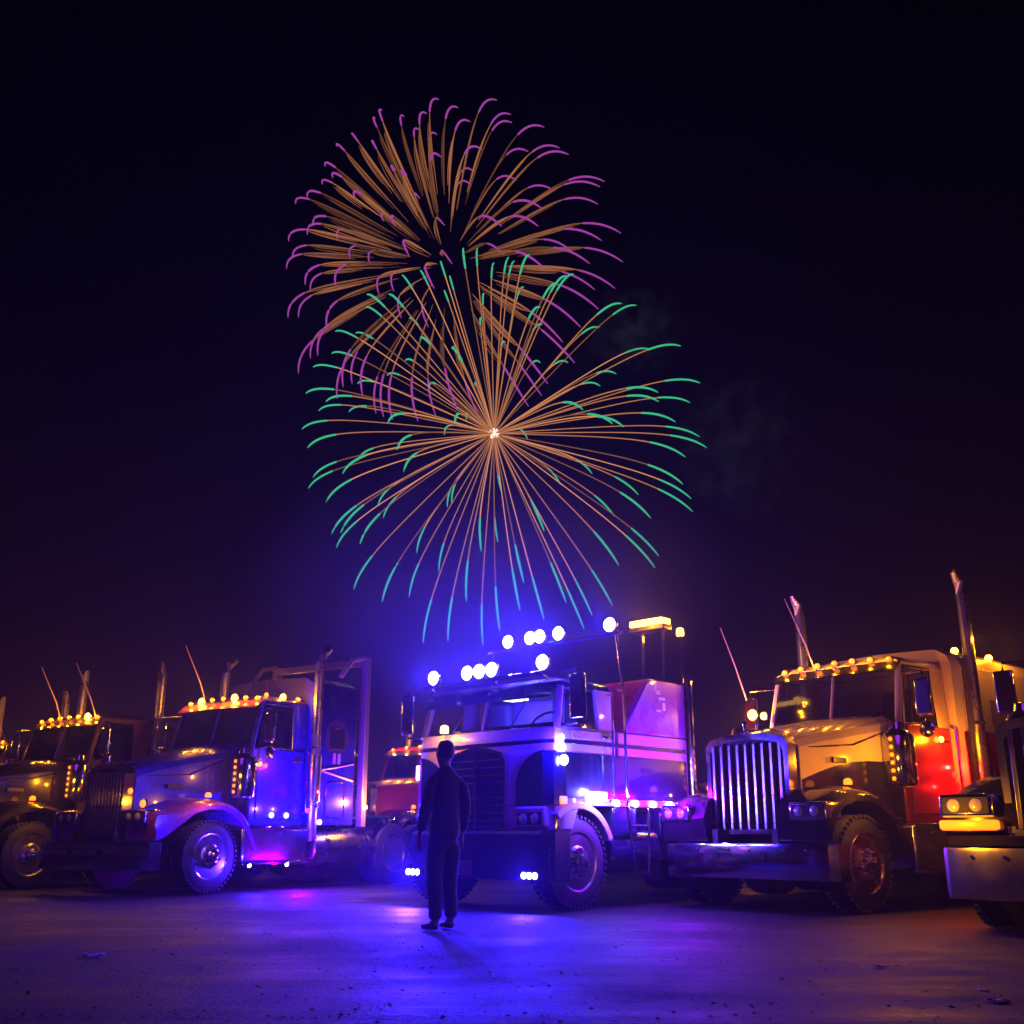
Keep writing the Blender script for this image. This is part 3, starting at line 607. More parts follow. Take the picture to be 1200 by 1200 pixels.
    B('rear_deck', MB().box(-1.2, 1.2, ye + .12, 6.9, 1.10, 1.16), alu, T, .006)
    # side marker lamps, white; violet light added out from them to colour the wedge
    for i, y in enumerate((.68, 1.05, 1.42, 1.77)):
        l = B('side_marker', MB().lathe([(0, .04), (.02, .036), (.035, .02), (.037, .002)], 'x', (cw + .012, y, 1.18), 14, 1), g_blu); lamp(l, (cw + .45, y, 1.25), VIO if i > 0 else BLU, 14)
    l = B('fender_lamp', MB().box(cw + .01, cw + .05, .12, .46, 1.20, 1.30), g_whb, T, .01); lamp(l, (cw + .2, .3, 1.3), WHB, 6)
    l = B('side_marker', MB().box(-cw - .09, -cw - .02, yf + .1, yf + .16, 1.50, 1.68), g_blu, T, .01); lamp(l, (-cw - .16, yf - .05, 1.6), BLU, 5)
    for (x, z, r_) in ((cw + .03, 1.90, .035), (cw + .03, 1.78, .045), (cw + .06, 1.64, .06)):
        l = B('corner_lamp', MB().lathe([(0, r_), (.02, r_ * .95), (.035, r_ * .5), (.037, .002)], 'y', (x, yf + .10, z), 14, -1), g_blu if r_ > .04 else g_whb); lamp(l, (x + .06, yf - .06, z), BLU, 5)
    # amber beacon on passenger mirror arm
    l = B('beacon', MB().lathe([(0, .05), (.02, .055), (.08, .05), (.10, .02), (.101, .002)], 'z', (-.60, yf - .06, 2.05), 16), g_amb_hot); lamp(l, (-.60, yf - .20, 2.12), AMB, 8)
    # two roof racks of flood lamps
    def rack(y, z, xs, x0, x1, powr, aim):
        rk = B('lamp_rack', MB().tube([(x0, y, z - .12), (x1, y, z - .12)], .025, 8), chrome)
        for x in (x0 + .1, x1 - .1): MB().tube([(x, y, z - .12), (x, y + .12, rf - .02)], .02, 8).build('post', chrome, rk)
        for x in xs:
            h = B('flood_lamp', MB().lathe([(.0, .095), (-.02, .10), (-.06, .085), (-.12, .04), (-.125, .003)], 'y', (x, y, z), 20, -1), chrome)
            MB().lathe([(.0, .090), (.02, .080), (.03, .05), (.033, .003)], 'y', (x, y, z), 20, -1).build('lens', g_blu, h)
            MB().tube([(x, y + .04, z - .08), (x, y, z - .12)], .012, 6).build('bracket', chrome, h)
            lamp(h, (x, y - .14, z), BLU, powr, aim=aim, cone=170, blend=.7)
    rack(yf + .02, rf + .17, (-.92, -.28, -.06, .16, 1.02), -1.1, 1.1, 34, (.05, -1, -.35))
    rack(.80, 3.40, (-.72, -.30, -.12, .22, 1.10), -1.1, 1.3, 34, (.1, -1, -.25))
    # side-facing work lamps on the rack ends
    # amber warning bar behind
    hb = B('warning_bar', MB().box(.55, 1.15, ye - .32, ye - .12, 3.50, 3.57), black, T, .01)
    MB().box(.57, 1.13, ye - .33, ye - .11, 3.575, 3.66).build('lens', g_amb_hot, hb, .02)
    MB().tube([(.7, ye - .2, 3.50), (.7, ye - .2, 2.78)], .025, 8).build('post', chrome, hb); MB().tube([(1.05, ye - .2, 3.50), (1.05, ye - .2, 2.78)], .025, 8).build('post', chrome, hb)
    lamp(hb, (.85, ye - .5, 3.62), AMB, 14)
    l = B('beacon', MB().lathe([(0, .05), (.02, .055), (.09, .05), (.11, .02), (.111, .002)], 'z', (1.16, ye + .05, 3.44), 16), g_amb_hot); lamp(l, (1.2, ye - .1, 3.5), AMB, 6)
    MB().tube([(1.16, ye + .05, 3.44), (1.16, ye + .05, 2.80)], .018, 6).build('post', chrome, l)
    return T
TW = cabover()

# ------------------------------------------------------------------ extra lamps on the trucks, the step lamps added as fill
def stud(T, loc, m, col, p, nm='marker_light', r=.04, off=(.12, -.05, 0)):
    l = MB().lathe([(0, r), (.02, r * .9), (.035, r * .5), (.037, .002)], 'x', (0, 0, 0), 14, 1).build(nm, m, T); l.location = loc; lamp(l, off, col, p)
# C: lamps low on the door and red / amber on the side
stud(TC, (1.0, 1.35, 1.12), g_whb, BLU, 26, off=(.35, 0, .1)); stud(TC, (1.0, 1.68, 1.12), g_whb, BLU, 10, off=(.3, 0, .1))
stud(TC, (1.0, 1.15, 1.88), g_red, RED, 2, off=(.15, .1, 0)); stud(TC, (1.0, 1.03, 1.90), g_amb, AMB, 3)
stud(TC, (1.14, 2.02, 1.2), g_red, RED, 8, off=(.14, .10, .3)); stud(TC, (1.20, 3.40, 1.28), g_amb_hot, AMB, 18, off=(.25, -.1, .1))
stud(TC, (1.14, 2.32, 1.02), g_whb, BLU, 22, off=(.4, .2, .1))
# A: red light bathing the gap by the stack, amber on the door
stud(TA, (1.0, 2.42, 1.55), g_red, RED, 14, off=(.10, .06, .1)); stud(TA, (1.0, 2.2, 1.25), g_red, RED, 3, off=(.16, 0, .15))
stud(TA, (1.02, 2.15, 1.98), g_amb_hot, AMB, 9, off=(.15, -.1, 0))
marker(TA, (-1.17, 1.20, 2.40), g_amb_hot, s=(.08,), name='mirror_lamp', power=22, off=(0, -.14, 0)); marker(TA, (-.98, 1.20, 2.37), g_amb_hot, s=(.055,), name='mirror_lamp')
# C: step lamps added to brighten the wheel and step box; turn lamps
stud(TC, (1.2, .75, .37), g_whb, BLU, 16, 'step_fill_lamp', .03, off=(.30, -.1, 0)); stud(TC, (1.2, 1.55, .37), g_whb, VIO, 16, 'step_fill_lamp', .03, off=(.32, 0, 0))
marker(TC, (.97, -1.12, 1.24), g_amb, s=(.06,), name='turn_signal', power=1, off=(.1, -.2, .1)); marker(TC, (.62, -1.08, 1.42), g_amb, s=(.05,), name='turn_signal', power=1, off=(.15, -.12, 0))

# C: rear rack behind the sleeper (square tube headache frame)
def rear_frame(T, y, zt, m=chrome):
    f = MB()
    for s_ in (-1, 1):
        f.box(s_ * 1.12 - .07, s_ * 1.12 + .07, y, y + .12, .95, zt); f.box(s_ * 1.12 - .05, s_ * 1.12 + .05, y - .0, y + .10, zt, zt + .02)
    f.box(-1.19, 1.19, y, y + .12, zt - .14, zt - .02)
    for s_ in (-1, 1): f.tube([(s_ * 1.12, y + .02, zt), (s_ * 1.12, y - .32, zt - .08), (s_ * 1.12, y - .62, zt - .42)], .05, 6)
    f.build('headache_rack', m, T, .01)
rear_frame(TC, 3.32, 3.90, mat('violet_tinted_aluminium', (.62, .50, .62), .35, .6))
for yy, hot in ((.42, 0), (.80, 1), (1.15, 0)):
    m_ = marker(TC, (.80, .86 + yy, 3.03), g_amb_hot if hot else g_amb, s=(.07 if hot else .045,), name='cab_lamp', power=12 if hot else 3, off=(.1, -.12, .03))

# ------------------------------------------------------------------ ground
gm = bpy.data.materials.new('packed_gravel'); gm.use_nodes = True; t = gm.node_tree; b = t.nodes['Principled BSDF']
tc = N(t, 'ShaderNodeTexCoord'); n1 = N(t, 'ShaderNodeTexNoise'); n1.inputs['Scale'].default_value = .45; n1.inputs['Detail'].default_value = 8; n1.inputs['Roughness'].default_value = .65
n2 = N(t, 'ShaderNodeTexNoise'); n2.inputs['Scale'].default_value = 24; n2.inputs['Detail'].default_value = 5
vo = N(t, 'ShaderNodeTexVoronoi'); vo.inputs['Scale'].default_value = 38
for q in (n1, n2, vo): t.links.new(tc.outputs['Object'], q.inputs['Vector'])
cr = N(t, 'ShaderNodeValToRGB'); cr.color_ramp.elements[0].color = (.010, .009, .011, 1); cr.color_ramp.elements[1].color = (.040, .034, .039, 1)
cr.color_ramp.elements[0].position = .38; cr.color_ramp.elements[1].position = .66
mp = N(t, 'ShaderNodeMapping'); mp.inputs['Rotation'].default_value = (0, 0, .5); mp.inputs['Scale'].default_value = (.22, 3.4, 1)
n3 = N(t, 'ShaderNodeTexNoise'); n3.inputs['Scale'].default_value = 1.1; n3.inputs['Detail'].default_value = 6; t.links.new(tc.outputs['Object'], mp.inputs[0]); t.links.new(mp.outputs[0], n3.inputs['Vector'])
m3 = N(t, 'ShaderNodeMath', operation='MULTIPLY_ADD'); m3.inputs[1].default_value = .35; m3.inputs[2].default_value = -.175; t.links.new(n3.outputs['Fac'], m3.inputs[0])
m4 = N(t, 'ShaderNodeMath', operation='ADD'); t.links.new(n1.outputs['Fac'], m4.inputs[0]); t.links.new(m3.outputs[0], m4.inputs[1])
t.links.new(m4.outputs[0], cr.inputs[0]); t.links.new(cr.outputs[0], b.inputs['Base Color'])
mr = N(t, 'ShaderNodeMapRange'); mr.inputs['From Min'].default_value = .35; mr.inputs['From Max'].default_value = .65; mr.inputs['To Min'].default_value = .50; mr.inputs['To Max'].default_value = .85; b.inputs['Specular IOR Level'].default_value = .16
t.links.new(m4.outputs[0], mr.inputs['Value']); t.links.new(mr.outputs[0], b.inputs['Roughness'])
ad = N(t, 'ShaderNodeMath', operation='MULTIPLY_ADD'); ad.inputs[1].default_value = .5; t.links.new(vo.outputs['Distance'], ad.inputs[0]); t.links.new(n2.outputs['Fac'], ad.inputs[2])
bp = N(t, 'ShaderNodeBump'); bp.inputs['Strength'].default_value = .32; bp.inputs['Distance'].default_value = .02
t.links.new(ad.outputs[0], bp.inputs['Height']); t.links.new(bp.outputs[0], b.inputs['Normal'])
from mathutils import noise
me = bpy.data.meshes.new('ground'); bm = bmesh.new()
def gz(x, y):
    r = math.hypot(x, y - 10)
    k = 1 if r < 6 else 1
    return .018 * noise.noise(Vector((x * .5, y * .9, 3))) + .007 * noise.noise(Vector((x * 2.1, y * 3.1, 9))) - .012
xs = [-900, -400, -200, -100, -50] + [-30 + i * .3 for i in range(201)] + [50, 100, 200, 400, 900]
ysl = [-300, -100, -30, -8] + [-2 + i * .22 for i in range(150)] + [34, 40, 60, 120, 250, 500, 1200]
vv = [[bm.verts.new((x, y, gz(x, y) if abs(x) < 31 and -3 < y < 34 else -.012)) for x in xs] for y in ysl]
for i in range(len(ysl) - 1):
    for j in range(len(xs) - 1): bm.faces.new((vv[i][j], vv[i][j + 1], vv[i + 1][j + 1], vv[i + 1][j]))
for f in bm.faces: f.smooth = True
bm.to_mesh(me); bm.free(); me.materials.append(gm); g = bpy.data.objects.new('ground', me); COL.objects.link(g); g['kind'] = 'structure'
# loose stones
st = MB()
ico = [(0, 0, .6), (.9, 0, .1), (.3, .85, .15), (-.7, .55, .1), (-.75, -.5, .12), (.3, -.85, .1), (0, 0, -.4)]
icf = [(0, 1, 2), (0, 2, 3), (0, 3, 4), (0, 4, 5), (0, 5, 1), (6, 2, 1), (6, 3, 2), (6, 4, 3), (6, 5, 4), (6, 1, 5)]
rr = random.Random(3)
for i in range(5200):
    y = 2.6 + 14 * rr.random() ** 1.3; x = rr.uniform(-.62, .62) * (y + 1.5); s = rr.choice((.004, .006, .008, .012)) * rr.uniform(.7, 1.3); a = rr.uniform(0, 6.3)
    st.add([((vx * math.cos(a) - vy * math.sin(a)) * s * rr.uniform(.8, 1.2) + x, (vx * math.sin(a) + vy * math.cos(a)) * s + y, vz * s + gz(x, y)) for vx, vy, vz in ico], icf)
o = st.build('loose_gravel', mat('stone', (.16, .15, .14), .8, bump=.2)); o['kind'] = 'stuff'; o['label'] = 'loose gravel stones scattered over the packed ground in front of the trucks'; o['category'] = 'gravel'
# litter
lm = mat('paper_litter', (.62, .60, .58), .8)
for px, py, sc_, lab in ((108, 1121, .07, 'pale crumpled scrap lying on the ground at lower left'), (1033, 1133, .045, 'small pale scrap on the dark ground below the right truck wheel'),
                    (1172, 1170, .05, 'pale crumpled scrap on the ground nearest the right corner'), (1152, 1158, .025, 'tiny pale scrap on the ground near the right edge')):
    P = ground_pt(px, py); m = MB(); n = 5; vs = []
    for i in range(n):
        for j in range(n): vs.append((P.x + (i - 2) * sc_ * .5 + rr.uniform(-.3, .3) * sc_, P.y + (j - 2) * sc_ * .3 + rr.uniform(-.3, .3) * sc_, gz(P.x, P.y) + .004 + rr.random() * sc_ * .35))
    m.add(vs, [(i * n + j, i * n + j + 1, (i + 1) * n + j + 1, (i + 1) * n + j) for i in range(n - 1) for j in range(n - 1)])
    o = m.build('litter', lm); o['label'] = lab; o['category'] = 'litter'; o['group'] = 'scraps of litter on the ground'
    sd = o.modifiers.new('thick', 'SOLIDIFY'); sd.thickness = .002

# ------------------------------------------------------------------ person standing in front of the middle truck
def skin(name, chains, m, parent, sub=2):
    """chains: list of [(x,y,z,r), ...]; later chains start from an existing (chain, index) given as a tuple of ints first"""
    vs, es, rs = [], [], []; idx = []
    for ch in chains:
        ids = []
        start = None
        if isinstance(ch[0], tuple) and len(ch[0]) == 2: start = idx[ch[0][0]][ch[0][1]]; ch = ch[1:]
        prev = start
        if start is not None: ids.append(start)
        for (x, y, z, r) in ch:
            vs.append((x, y, z)); rs.append(r); k = len(vs) - 1; ids.append(k)
            if prev is not None: es.append((prev, k))
            prev = k
        idx.append(ids)
    me = bpy.data.meshes.new(name); me.from_pydata(vs, es, []); me.materials.append(m)
    o = bpy.data.objects.new(name, me); COL.objects.link(o); o.parent = parent
    md = o.modifiers.new('skin', 'SKIN'); md.use_smooth_shade = True; md.branch_smoothing = .6
    sv = me.skin_vertices[0].data
    for i, r in enumerate(rs):
        rx, ry = r if isinstance(r, tuple) else (r, r); sv[i].radius = (rx, ry)
    sv[0].use_root = True
    s = o.modifiers.new('sub', 'SUBSURF'); s.levels = sub; s.render_levels = sub
    return o
LG = lambda s_: .06 if s_ > 0 else -.03
def fold(o, k, size):
    tx = bpy.data.textures.new('cloth_folds', 'CLOUDS'); tx.noise_scale = size; tx.noise_depth = 2
    d = o.modifiers.new('folds', 'DISPLACE'); d.texture = tx; d.strength = k; d.mid_level = .4; d.texture_coords = 'LOCAL'
def person():
    P = ground_pt(519, 1088)
    T = thing('person', 'person in dark jacket and trousers standing in front of the flat-nosed truck', 'person', (P.x, P.y, gz(P.x, P.y) + .002), math.radians(38))
    skm = mat('skin', (.30, .17, .12), .55); jk = mat('dark_jacket', (.018, .018, .026), .8, bump=.4, bscale=40); tr = mat('dark_jeans', (.02, .022, .04), .85, bump=.4, bscale=70)
    # faces +y (away from the camera); pelvis root
    chains = [[(0, 0, .94, .09), (0, .0, 1.08, .09), (0, .01, 1.25, .10), (0, .0, 1.40, .07), (0, .005, 1.49, .052), (0, .02, 1.55, .055), (0, .03, 1.62, .088), (0, .03, 1.70, .092), (0, .02, 1.76, .06)]]
    for s_ in (-1, 1):
        chains.append([(0, 0), (s_ * .095, 0, .86, .06), (s_ * .105, .01 + LG(s_) * .3, .70, .06), (s_ * .11, .02 + LG(s_) * .7, .48, .05), (s_ * .115, LG(s_) * .85, .30, .055), (s_ * .12, -.02 + LG(s_), .10, .042), (s_ * .125, .03 + LG(s_), .045, .04), (s_ * .135, .13 + LG(s_), .03, .03)])
        chains.append([(0, 3), (s_ * .13, 0, 1.41, .04), (s_ * .19, -.01, 1.36, .042), (s_ * .235, -.02, 1.15, .045), (s_ * .25, .03, .95, .033), (s_ * .25, .055, .89, .028), (s_ * .25, .07, .83, .032)])
        c = len(chains) - 1; last = 6
        hx, hy, hz = s_ * .25, .07, .83
        for k, (dy, L) in enumerate(((-.03, .058), (-.01, .072), (.011, .078), (.032, .07))):
            chains.append([(c, 6), (hx + s_ * .002, hy + dy, hz - .035, .0095), (hx - s_ * .004, hy + dy * 1.1 + .004, hz - .035 - L * .5, .0088), (hx - s_ * .016, hy + dy * 1.1 + .012, hz - .035 - L, .0078)])
        chains.append([(c, 5), (hx - s_ * .008, hy + .035, hz + .02, .012), (hx - s_ * .014, hy + .055, hz - .02, .010), (hx - s_ * .016, hy + .058, hz - .045, .0085)])
    body = skin('body', chains, skm, T)
    skin('nose', [[(0, .115, 1.66, .016), (0, .135, 1.64, .014)]], skm, body, 1)
    for s_ in (-1, 1): skin('ear', [[(s_ * .088, .02, 1.68, (.012, .02)), (s_ * .095, .015, 1.64, (.009, .012))]], skm, body, 1)
    skin('hair', [[(0, -.01, 1.585, .075), (0, -.005, 1.67, .100), (0, .008, 1.755, .092), (0, .015, 1.80, .04)]], mat('dark_hair', (.02, .014, .01), .6, bump=.5, bscale=80), T)
    # jacket: torso + sleeves, trousers
    ch = [[(0, 0, .80, (.175, .14)), (0, 0, .95, (.175, .14)), (0, 0, 1.08, (.16, .13)), (0, .01, 1.25, (.17, .14)), (0, 0, 1.39, (.14, .12)), (0, .005, 1.49, (.085, .085)), (0, .012, 1.545, (.075, .078))]]
    for s_ in (-1, 1): ch.append([(0, 4), (s_ * .12, 0, 1.43, .07), (s_ * .195, -.01, 1.36, .066), (s_ * .235, -.02, 1.15, .058), (s_ * .25, .03, .96, .048), (s_ * .25, .05, .91, .044)])
    fold(skin('jacket', ch, jk, T, 3), .022, .11)
    ch = [[(0, 0, .93, (.165, .125)), (0, 0, .87, (.16, .12))]]
    for s_ in (-1, 1): ch.append([(0, 1), (s_ * .10, LG(s_) * .15, .78, .098), (s_ * .11, .02 + LG(s_) * .5, .60, .086), (s_ * .115, .02 + LG(s_) * .75, .44, .074), (s_ * .12, -.008 + LG(s_) * .9, .26, .068), (s_ * .122, -.015 + LG(s_), .09, .066)])
    fold(skin('trousers', ch, tr, T, 3), .018, .10)
    T.scale = (.94, .94, .94)
    for s_ in (-1, 1): skin('shoe', [[(s_ * .122, -.045 + LG(s_), .045, (.045, .042)), (s_ * .13, .06 + LG(s_), .04, (.048, .038)), (s_ * .14, .18 + LG(s_), .03, (.04, .028))]], black, T)
person()

# ------------------------------------------------------------------ fireworks: glowing star trails of two shells high beyond the trucks
tail_a = mat('ember_tail_orange', (0, 0, 0), 1, emit=(1, .35, .13), es=.27); tip_a = mat('star_magenta', (0, 0, 0), 1, emit=(.62, .09, .60), es=.62)
tail_b = mat('ember_tail_copper', (0, 0, 0), 1, emit=(1, .38, .13), es=.50); tip_b = mat('star_green', (0, 0, 0), 1, emit=(.06, .62, .30), es=.85)
core_m = mat('shell_core', (0, 0, 0), 1, emit=(1, .65, .5), es=1.6)
def dimmer(m, name, k):
    c = m.copy(); c.name = name; c.node_tree.nodes['Principled BSDF'].inputs['Emission Strength'].default_value *= k; return c
tails_a = [tail_a, dimmer(tail_a, 'ember_tail_orange_faint', .55), dimmer(tail_a, 'ember_tail_orange_bright', 1.5)]
tails_b = [tail_b, dimmer(tail_b, 'ember_tail_copper_faint', .5), dimmer(tail_b, 'ember_tail_copper_bright', 1.6)]
for m in tails_a + tails_b + [tip_a, tip_b, core_m]:
    m.cycles.emission_sampling = 'NONE'; m.node_tree.nodes['Principled BSDF'].inputs['Specular IOR Level'].default_value = 0
CI = Vector((1, 0, 0)); CU = Vector((0, -math.sin(TH), math.cos(TH))); CF = Vector((0, math.cos(TH), math.sin(TH)))
def sky_pt(px, py, D): return Vector((0, 0, CAM_H)) + CF * D + CI * ((px - 600) / FPX * D) + CU * ((600 - py) / FPX * D)
tips_a = [(555,48),(620,75),(750,50),(660,122),(797,98),(800,125),(908,140),(960,210),(990,232),(855,222),(365,85),(343,112),(440,105),(490,150),(550,165),(515,95),(268,168),(215,205),(340,195),(175,272),(200,310),(165,332),(275,378),(115,375),(75,398),(410,285),(448,300),(492,380),(562,240),(700,215),(675,290),(665,335),(815,318),(1110,322),(1095,340),(940,352),(1088,398),(900,412),(1165,495),(1100,520),(888,472),(765,472),(1172,592),(1060,597),(1000,555),(1145,680),(1078,685),(910,615),(775,570),(1090,750),(1030,810),(970,860),(1010,930),(920,1000),(900,1040),(855,1075),(52,522),(115,500),(135,470),(215,515),(370,455),(410,472),(45,615),(65,580),(258,580),(325,600),(455,570),(108,668),(125,690),(210,672),(50,778),(85,778),(180,815),(355,700),(405,690),(85,965),(125,915),(150,905),(215,1050),(235,1010),(265,1000),(345,1100),(370,1110),(400,1120),(485,1125),(545,1105),(690,1110),(575,470),(600,598),(540,680),(520,810),(430,780),(620,1090),(300,1040)]
tips_a = [(320 + x * .35, 100 + y * .35) for x, y in tips_a]
tips_b = [(430,60),(492,25),(530,25),(455,100),(440,140),(375,85),(325,98),(575,65),(615,50),(630,60),(670,42),(655,130),(548,148),(540,215),(790,95),(770,100),(745,120),(700,185),(705,232),(605,280),(700,335),(775,335),(920,175),(960,180),(860,240),(1080,290),(1000,300),(905,365),(862,398),(1132,390),(1018,415),(1105,443),(1020,440),(815,462),(1065,495),(925,508),(895,500),(665,540),(1130,535),(1150,565),(1092,590),(1085,663),(1108,703),(1112,738),(840,635),(965,692),(998,755),(755,665),(1020,858),(1010,890),(912,883),(900,750),(710,790),(895,992),(840,1018),(818,1055),(770,985),(655,930),(645,1005),(590,1060),(710,1030),(585,820),(595,685),(545,1100),(540,845),(500,980),(450,1088),(383,1092),(425,900),(365,850),(345,968),(272,982),(195,948),(460,715),(448,725),(212,825),(148,835),(135,798),(160,795),(275,755),(260,722),(120,712),(72,675),(85,645),(165,635),(205,600),(330,630),(312,570),(70,565),(55,515),(440,530),(287,498),(182,468),(100,465),(120,440),(65,418),(85,347),(205,392),(135,310),(145,250),(200,255),(230,150),(228,185),(290,150),(285,370),(335,330),(375,270),(345,215),(400,398),(525,398),(480,325),(462,298),(470,500),(500,490)]
tips_b = [(330 + x * .4333, 280 + y * .4333) for x, y in tips_b]
def burst(label, c, Rpx, tips, D, tail, tip, drift, tipfrac, start, rtail, rtip, thick, seed, brush=0):
    r_ = random.Random(seed); C_ = sky_pt(*c, D); mpp = D / FPX
    T = thing('firework_burst', label, 'firework', tuple(C_), 0, 'fireworks bursting over the trucks')
    drift = (CI * drift[0] - CU * drift[1]) * mpp
    for i, (px, py) in enumerate(tips):
        dx, dy = px - c[0], py - c[1]; d2 = math.hypot(dx - 0, dy - 8)
        dep = math.sqrt(max(0, Rpx ** 2 - d2 ** 2)) * (1 if r_.random() < .5 else -1) * .9
        Dt = D + dep * mpp; Tp = sky_pt(px, py, Dt) - C_
        V = Tp - drift
        def pos(t): 
            s_ = (1 - math.exp(-2.2 * t)) / (1 - math.exp(-2.2)); return V * s_ + drift * t ** 3
        K = 14; t0 = start * r_.uniform(.8, 1.3); t1 = tipfrac
        ts = [t0 + (t1 - t0) * k / K for k in range(K + 1)]
        rad = [rtail * mpp * (thick(k / K)) * r_.uniform(.95, 1.05) for k in range(K + 1)]
        tr = MB().tube([pos(t) for t in ts], rad, 5)
        if brush:      # falling sparks beside the main streak
            for q in range(brush):
                o1, o2, a0, a1 = r_.uniform(.6, 1.3) * (q + .6), r_.uniform(-.6, .6), r_.uniform(0, .3), r_.uniform(.78, 1.0)
                pp = []; rd = []
                for k in range(11):
                    u = a0 + (a1 - a0) * k / 10; tt = t0 + (t1 - t0) * u; f = math.sin(PI * min(1, u * .9 + .1)) ** .7
                    pp.append(pos(tt) + (-CU * o1 + CI * (o2 - .5 * o1)) * mpp * f * 1.15); rd.append(.42 * mpp * (.35 + .65 * math.sin(PI * k / 10)))
                tr.tube(pp, rd, 4)
        tr = tr.build('star_trail', tail[r_.choice((0, 0, 1, 2))], T)
        ts = [t1 + (1 - t1) * k / 7 for k in range(8)]
        MB().tube([pos(t) for t in ts], [rtip * mpp * q for q in (1, 1.1, 1.15, 1.15, 1.1, 1, .85, .4)], 5).build('star_tip', tip, tr)
    return T
burst('large upper firework with brushy orange tails ending in magenta hooks', (524, 312), 208, tips_a, 260, tails_a, tip_a, (20, 30), .62, .16, .72, 1.1, lambda u: .35 + 1.15 * u * (1 - u) * 2 + .3 * u, 5, 5)
TBb = burst('lower firework with thin copper rays from a bright core and green tips', (579, 508), 250, tips_b, 235, tails_b, tip_b, (6, 20), .63, .01, .72, 1.1, lambda u: .75 + .25 * u, 11)
bmc = MB().lathe([(-1.3, .05), (-1.0, .8), (0, 1.35), (1.0, .8), (1.3, .05)], 'z', (0, 0, 0), 14).build('shell_core', core_m, TBb)

# light of the lower shell and the smoke it leaves to its right
bl = bpy.data.lights.new('shell_light', 'POINT'); bl.energy = 26000; bl.color = (.25, 1, .75); bl.shadow_soft_size = 2
bo_ = bpy.data.objects.new('shell_light', bl); COL.objects.link(bo_); bo_.parent = TBb
fsm = bpy.data.materials.new('firework_smoke'); fsm.use_nodes = True; t = fsm.node_tree; t.nodes.clear()
o_ = N(t, 'ShaderNodeOutputMaterial'); pv = N(t, 'ShaderNodeVolumePrincipled'); pv.inputs['Color'].default_value = (.9, .9, .95, 1)
tc = N(t, 'ShaderNodeTexCoord'); gr = N(t, 'ShaderNodeTexGradient', gradient_type='SPHERICAL'); t.links.new(tc.outputs['Object'], gr.inputs['Vector'])
nz = N(t, 'ShaderNodeTexNoise'); nz.inputs['Scale'].default_value = 3.2; nz.inputs['Detail'].default_value = 4; t.links.new(tc.outputs['Object'], nz.inputs['Vector'])
mr = N(t, 'ShaderNodeMapRange'); mr.inputs['From Min'].default_value = .48; mr.inputs['From Max'].default_value = .75; t.links.new(nz.outputs['Fac'], mr.inputs['Value'])
m1 = N(t, 'ShaderNodeMath', operation='MULTIPLY'); t.links.new(gr.outputs['Fac'], m1.inputs[0]); t.links.new(mr.outputs[0], m1.inputs[1])
m2 = N(t, 'ShaderNodeMath', operation='MULTIPLY'); m2.inputs[1].default_value = .10; t.links.new(m1.outputs[0], m2.inputs[0]); t.links.new(m2.outputs[0], pv.inputs['Density'])
t.links.new(pv.outputs[0], o_.inputs['Volume'])
pm = MB().lathe([(-1.0, .002)] + [(-math.cos(PI * k / 14), math.sin(PI * k / 14)) for k in range(1, 14)] + [(1.0, .002)], 'z', (0, 0, 0), 24)
for (px, py, dd, sc_) in ((868, 520, 236, (15, 14, 19)), (745, 385, 245, (13, 12, 11))):
    pf = pm.build('smoke', fsm); pf.location = sky_pt(px, py, dd); pf.scale = sc_; pf['kind'] = 'stuff'; pf['category'] = 'smoke'
    pf['label'] = 'faint teal smoke drifting right of the lower firework' if px > 800 else 'faint teal smoke above the right side of the lower firework'

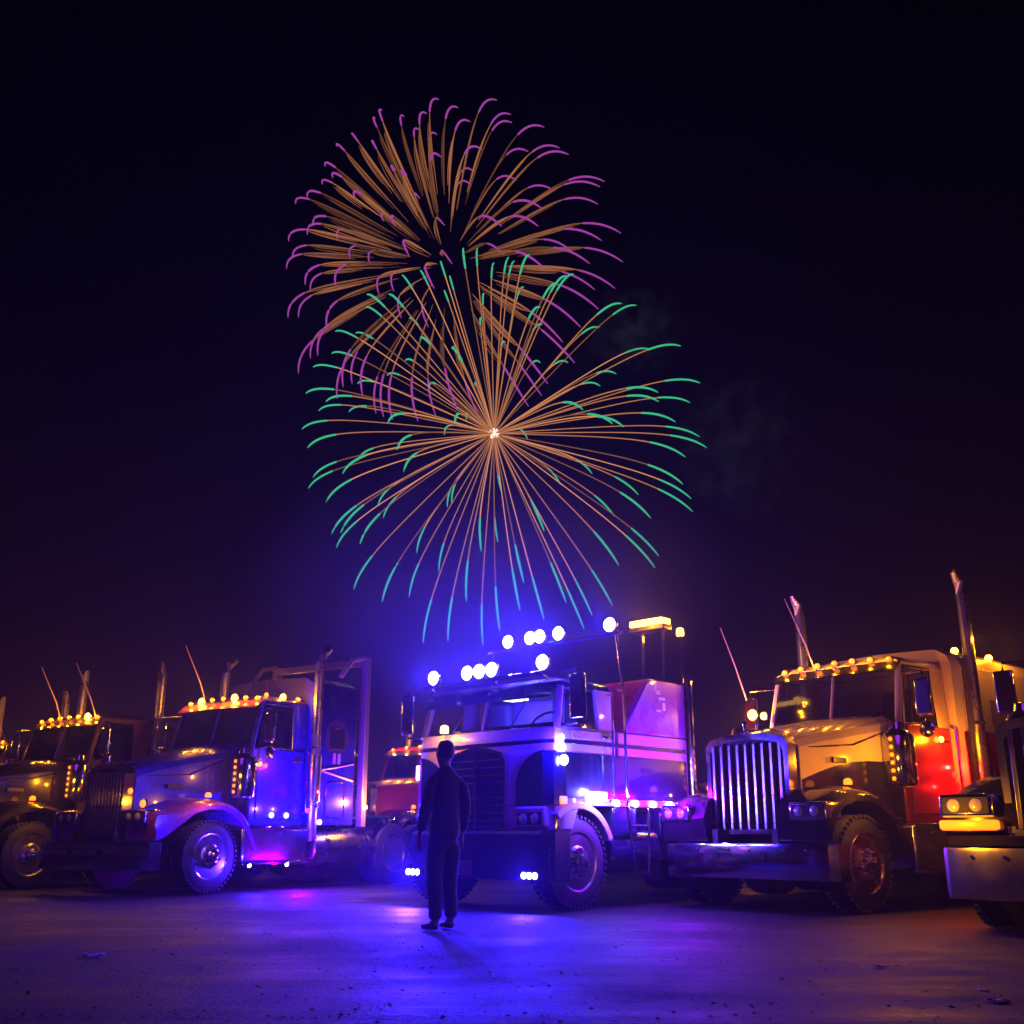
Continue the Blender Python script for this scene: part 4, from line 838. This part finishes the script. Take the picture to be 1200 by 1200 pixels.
# ------------------------------------------------------------------ smoke cloud added round the middle truck's flood lamps to make their halo
sm = bpy.data.materials.new('halo_smoke'); sm.use_nodes = True; t = sm.node_tree; t.nodes.clear()
o_ = N(t, 'ShaderNodeOutputMaterial'); pv = N(t, 'ShaderNodeVolumePrincipled'); pv.inputs['Color'].default_value = (.9, .9, .95, 1); pv.inputs['Anisotropy'].default_value = .3
tc = N(t, 'ShaderNodeTexCoord'); gr = N(t, 'ShaderNodeTexGradient', gradient_type='SPHERICAL'); t.links.new(tc.outputs['Object'], gr.inputs['Vector'])
nz = N(t, 'ShaderNodeTexNoise'); nz.inputs['Scale'].default_value = 2.6; nz.inputs['Detail'].default_value = 3; t.links.new(tc.outputs['Object'], nz.inputs['Vector'])
m1 = N(t, 'ShaderNodeMath', operation='MULTIPLY'); t.links.new(gr.outputs['Fac'], m1.inputs[0]); t.links.new(nz.outputs['Fac'], m1.inputs[1])
m2 = N(t, 'ShaderNodeMath', operation='MULTIPLY'); m2.inputs[1].default_value = .065; t.links.new(m1.outputs[0], m2.inputs[0]); t.links.new(m2.outputs[0], pv.inputs['Density'])
t.links.new(pv.outputs[0], o_.inputs['Volume'])
P = TW.location
sb = MB().lathe([(-1.0, .002)] + [(-math.cos(PI * k / 14), math.sin(PI * k / 14)) for k in range(1, 14)] + [(1.0, .002)], 'z', (0, 0, 0), 24).build('smoke', sm)
sb.location = (P.x - .2, P.y - .2, 3.9); sb.scale = (3.2, 2.8, 1.9); sb['kind'] = 'stuff'; sb['label'] = 'pale smoke added as a halo round the blue flood lamps on the flat-nosed truck'; sb['category'] = 'smoke'

# ------------------------------------------------------------------ haze: thin smoke lying over the yard
hz = bpy.data.materials.new('haze'); hz.use_nodes = True; t = hz.node_tree; t.nodes.clear()
o_ = N(t, 'ShaderNodeOutputMaterial'); pv = N(t, 'ShaderNodeVolumePrincipled'); pv.inputs['Density'].default_value = .0013; pv.inputs['Color'].default_value = (.9, .88, .95, 1)
pv.inputs['Anisotropy'].default_value = .78
t.links.new(pv.outputs[0], o_.inputs['Volume'])
hb = MB().box(-950, 950, -350, 1250, -1.2, 11).build('haze', hz); hb['kind'] = 'stuff'; hb['label'] = 'thin firework smoke hanging over the parked trucks'; hb['category'] = 'haze'
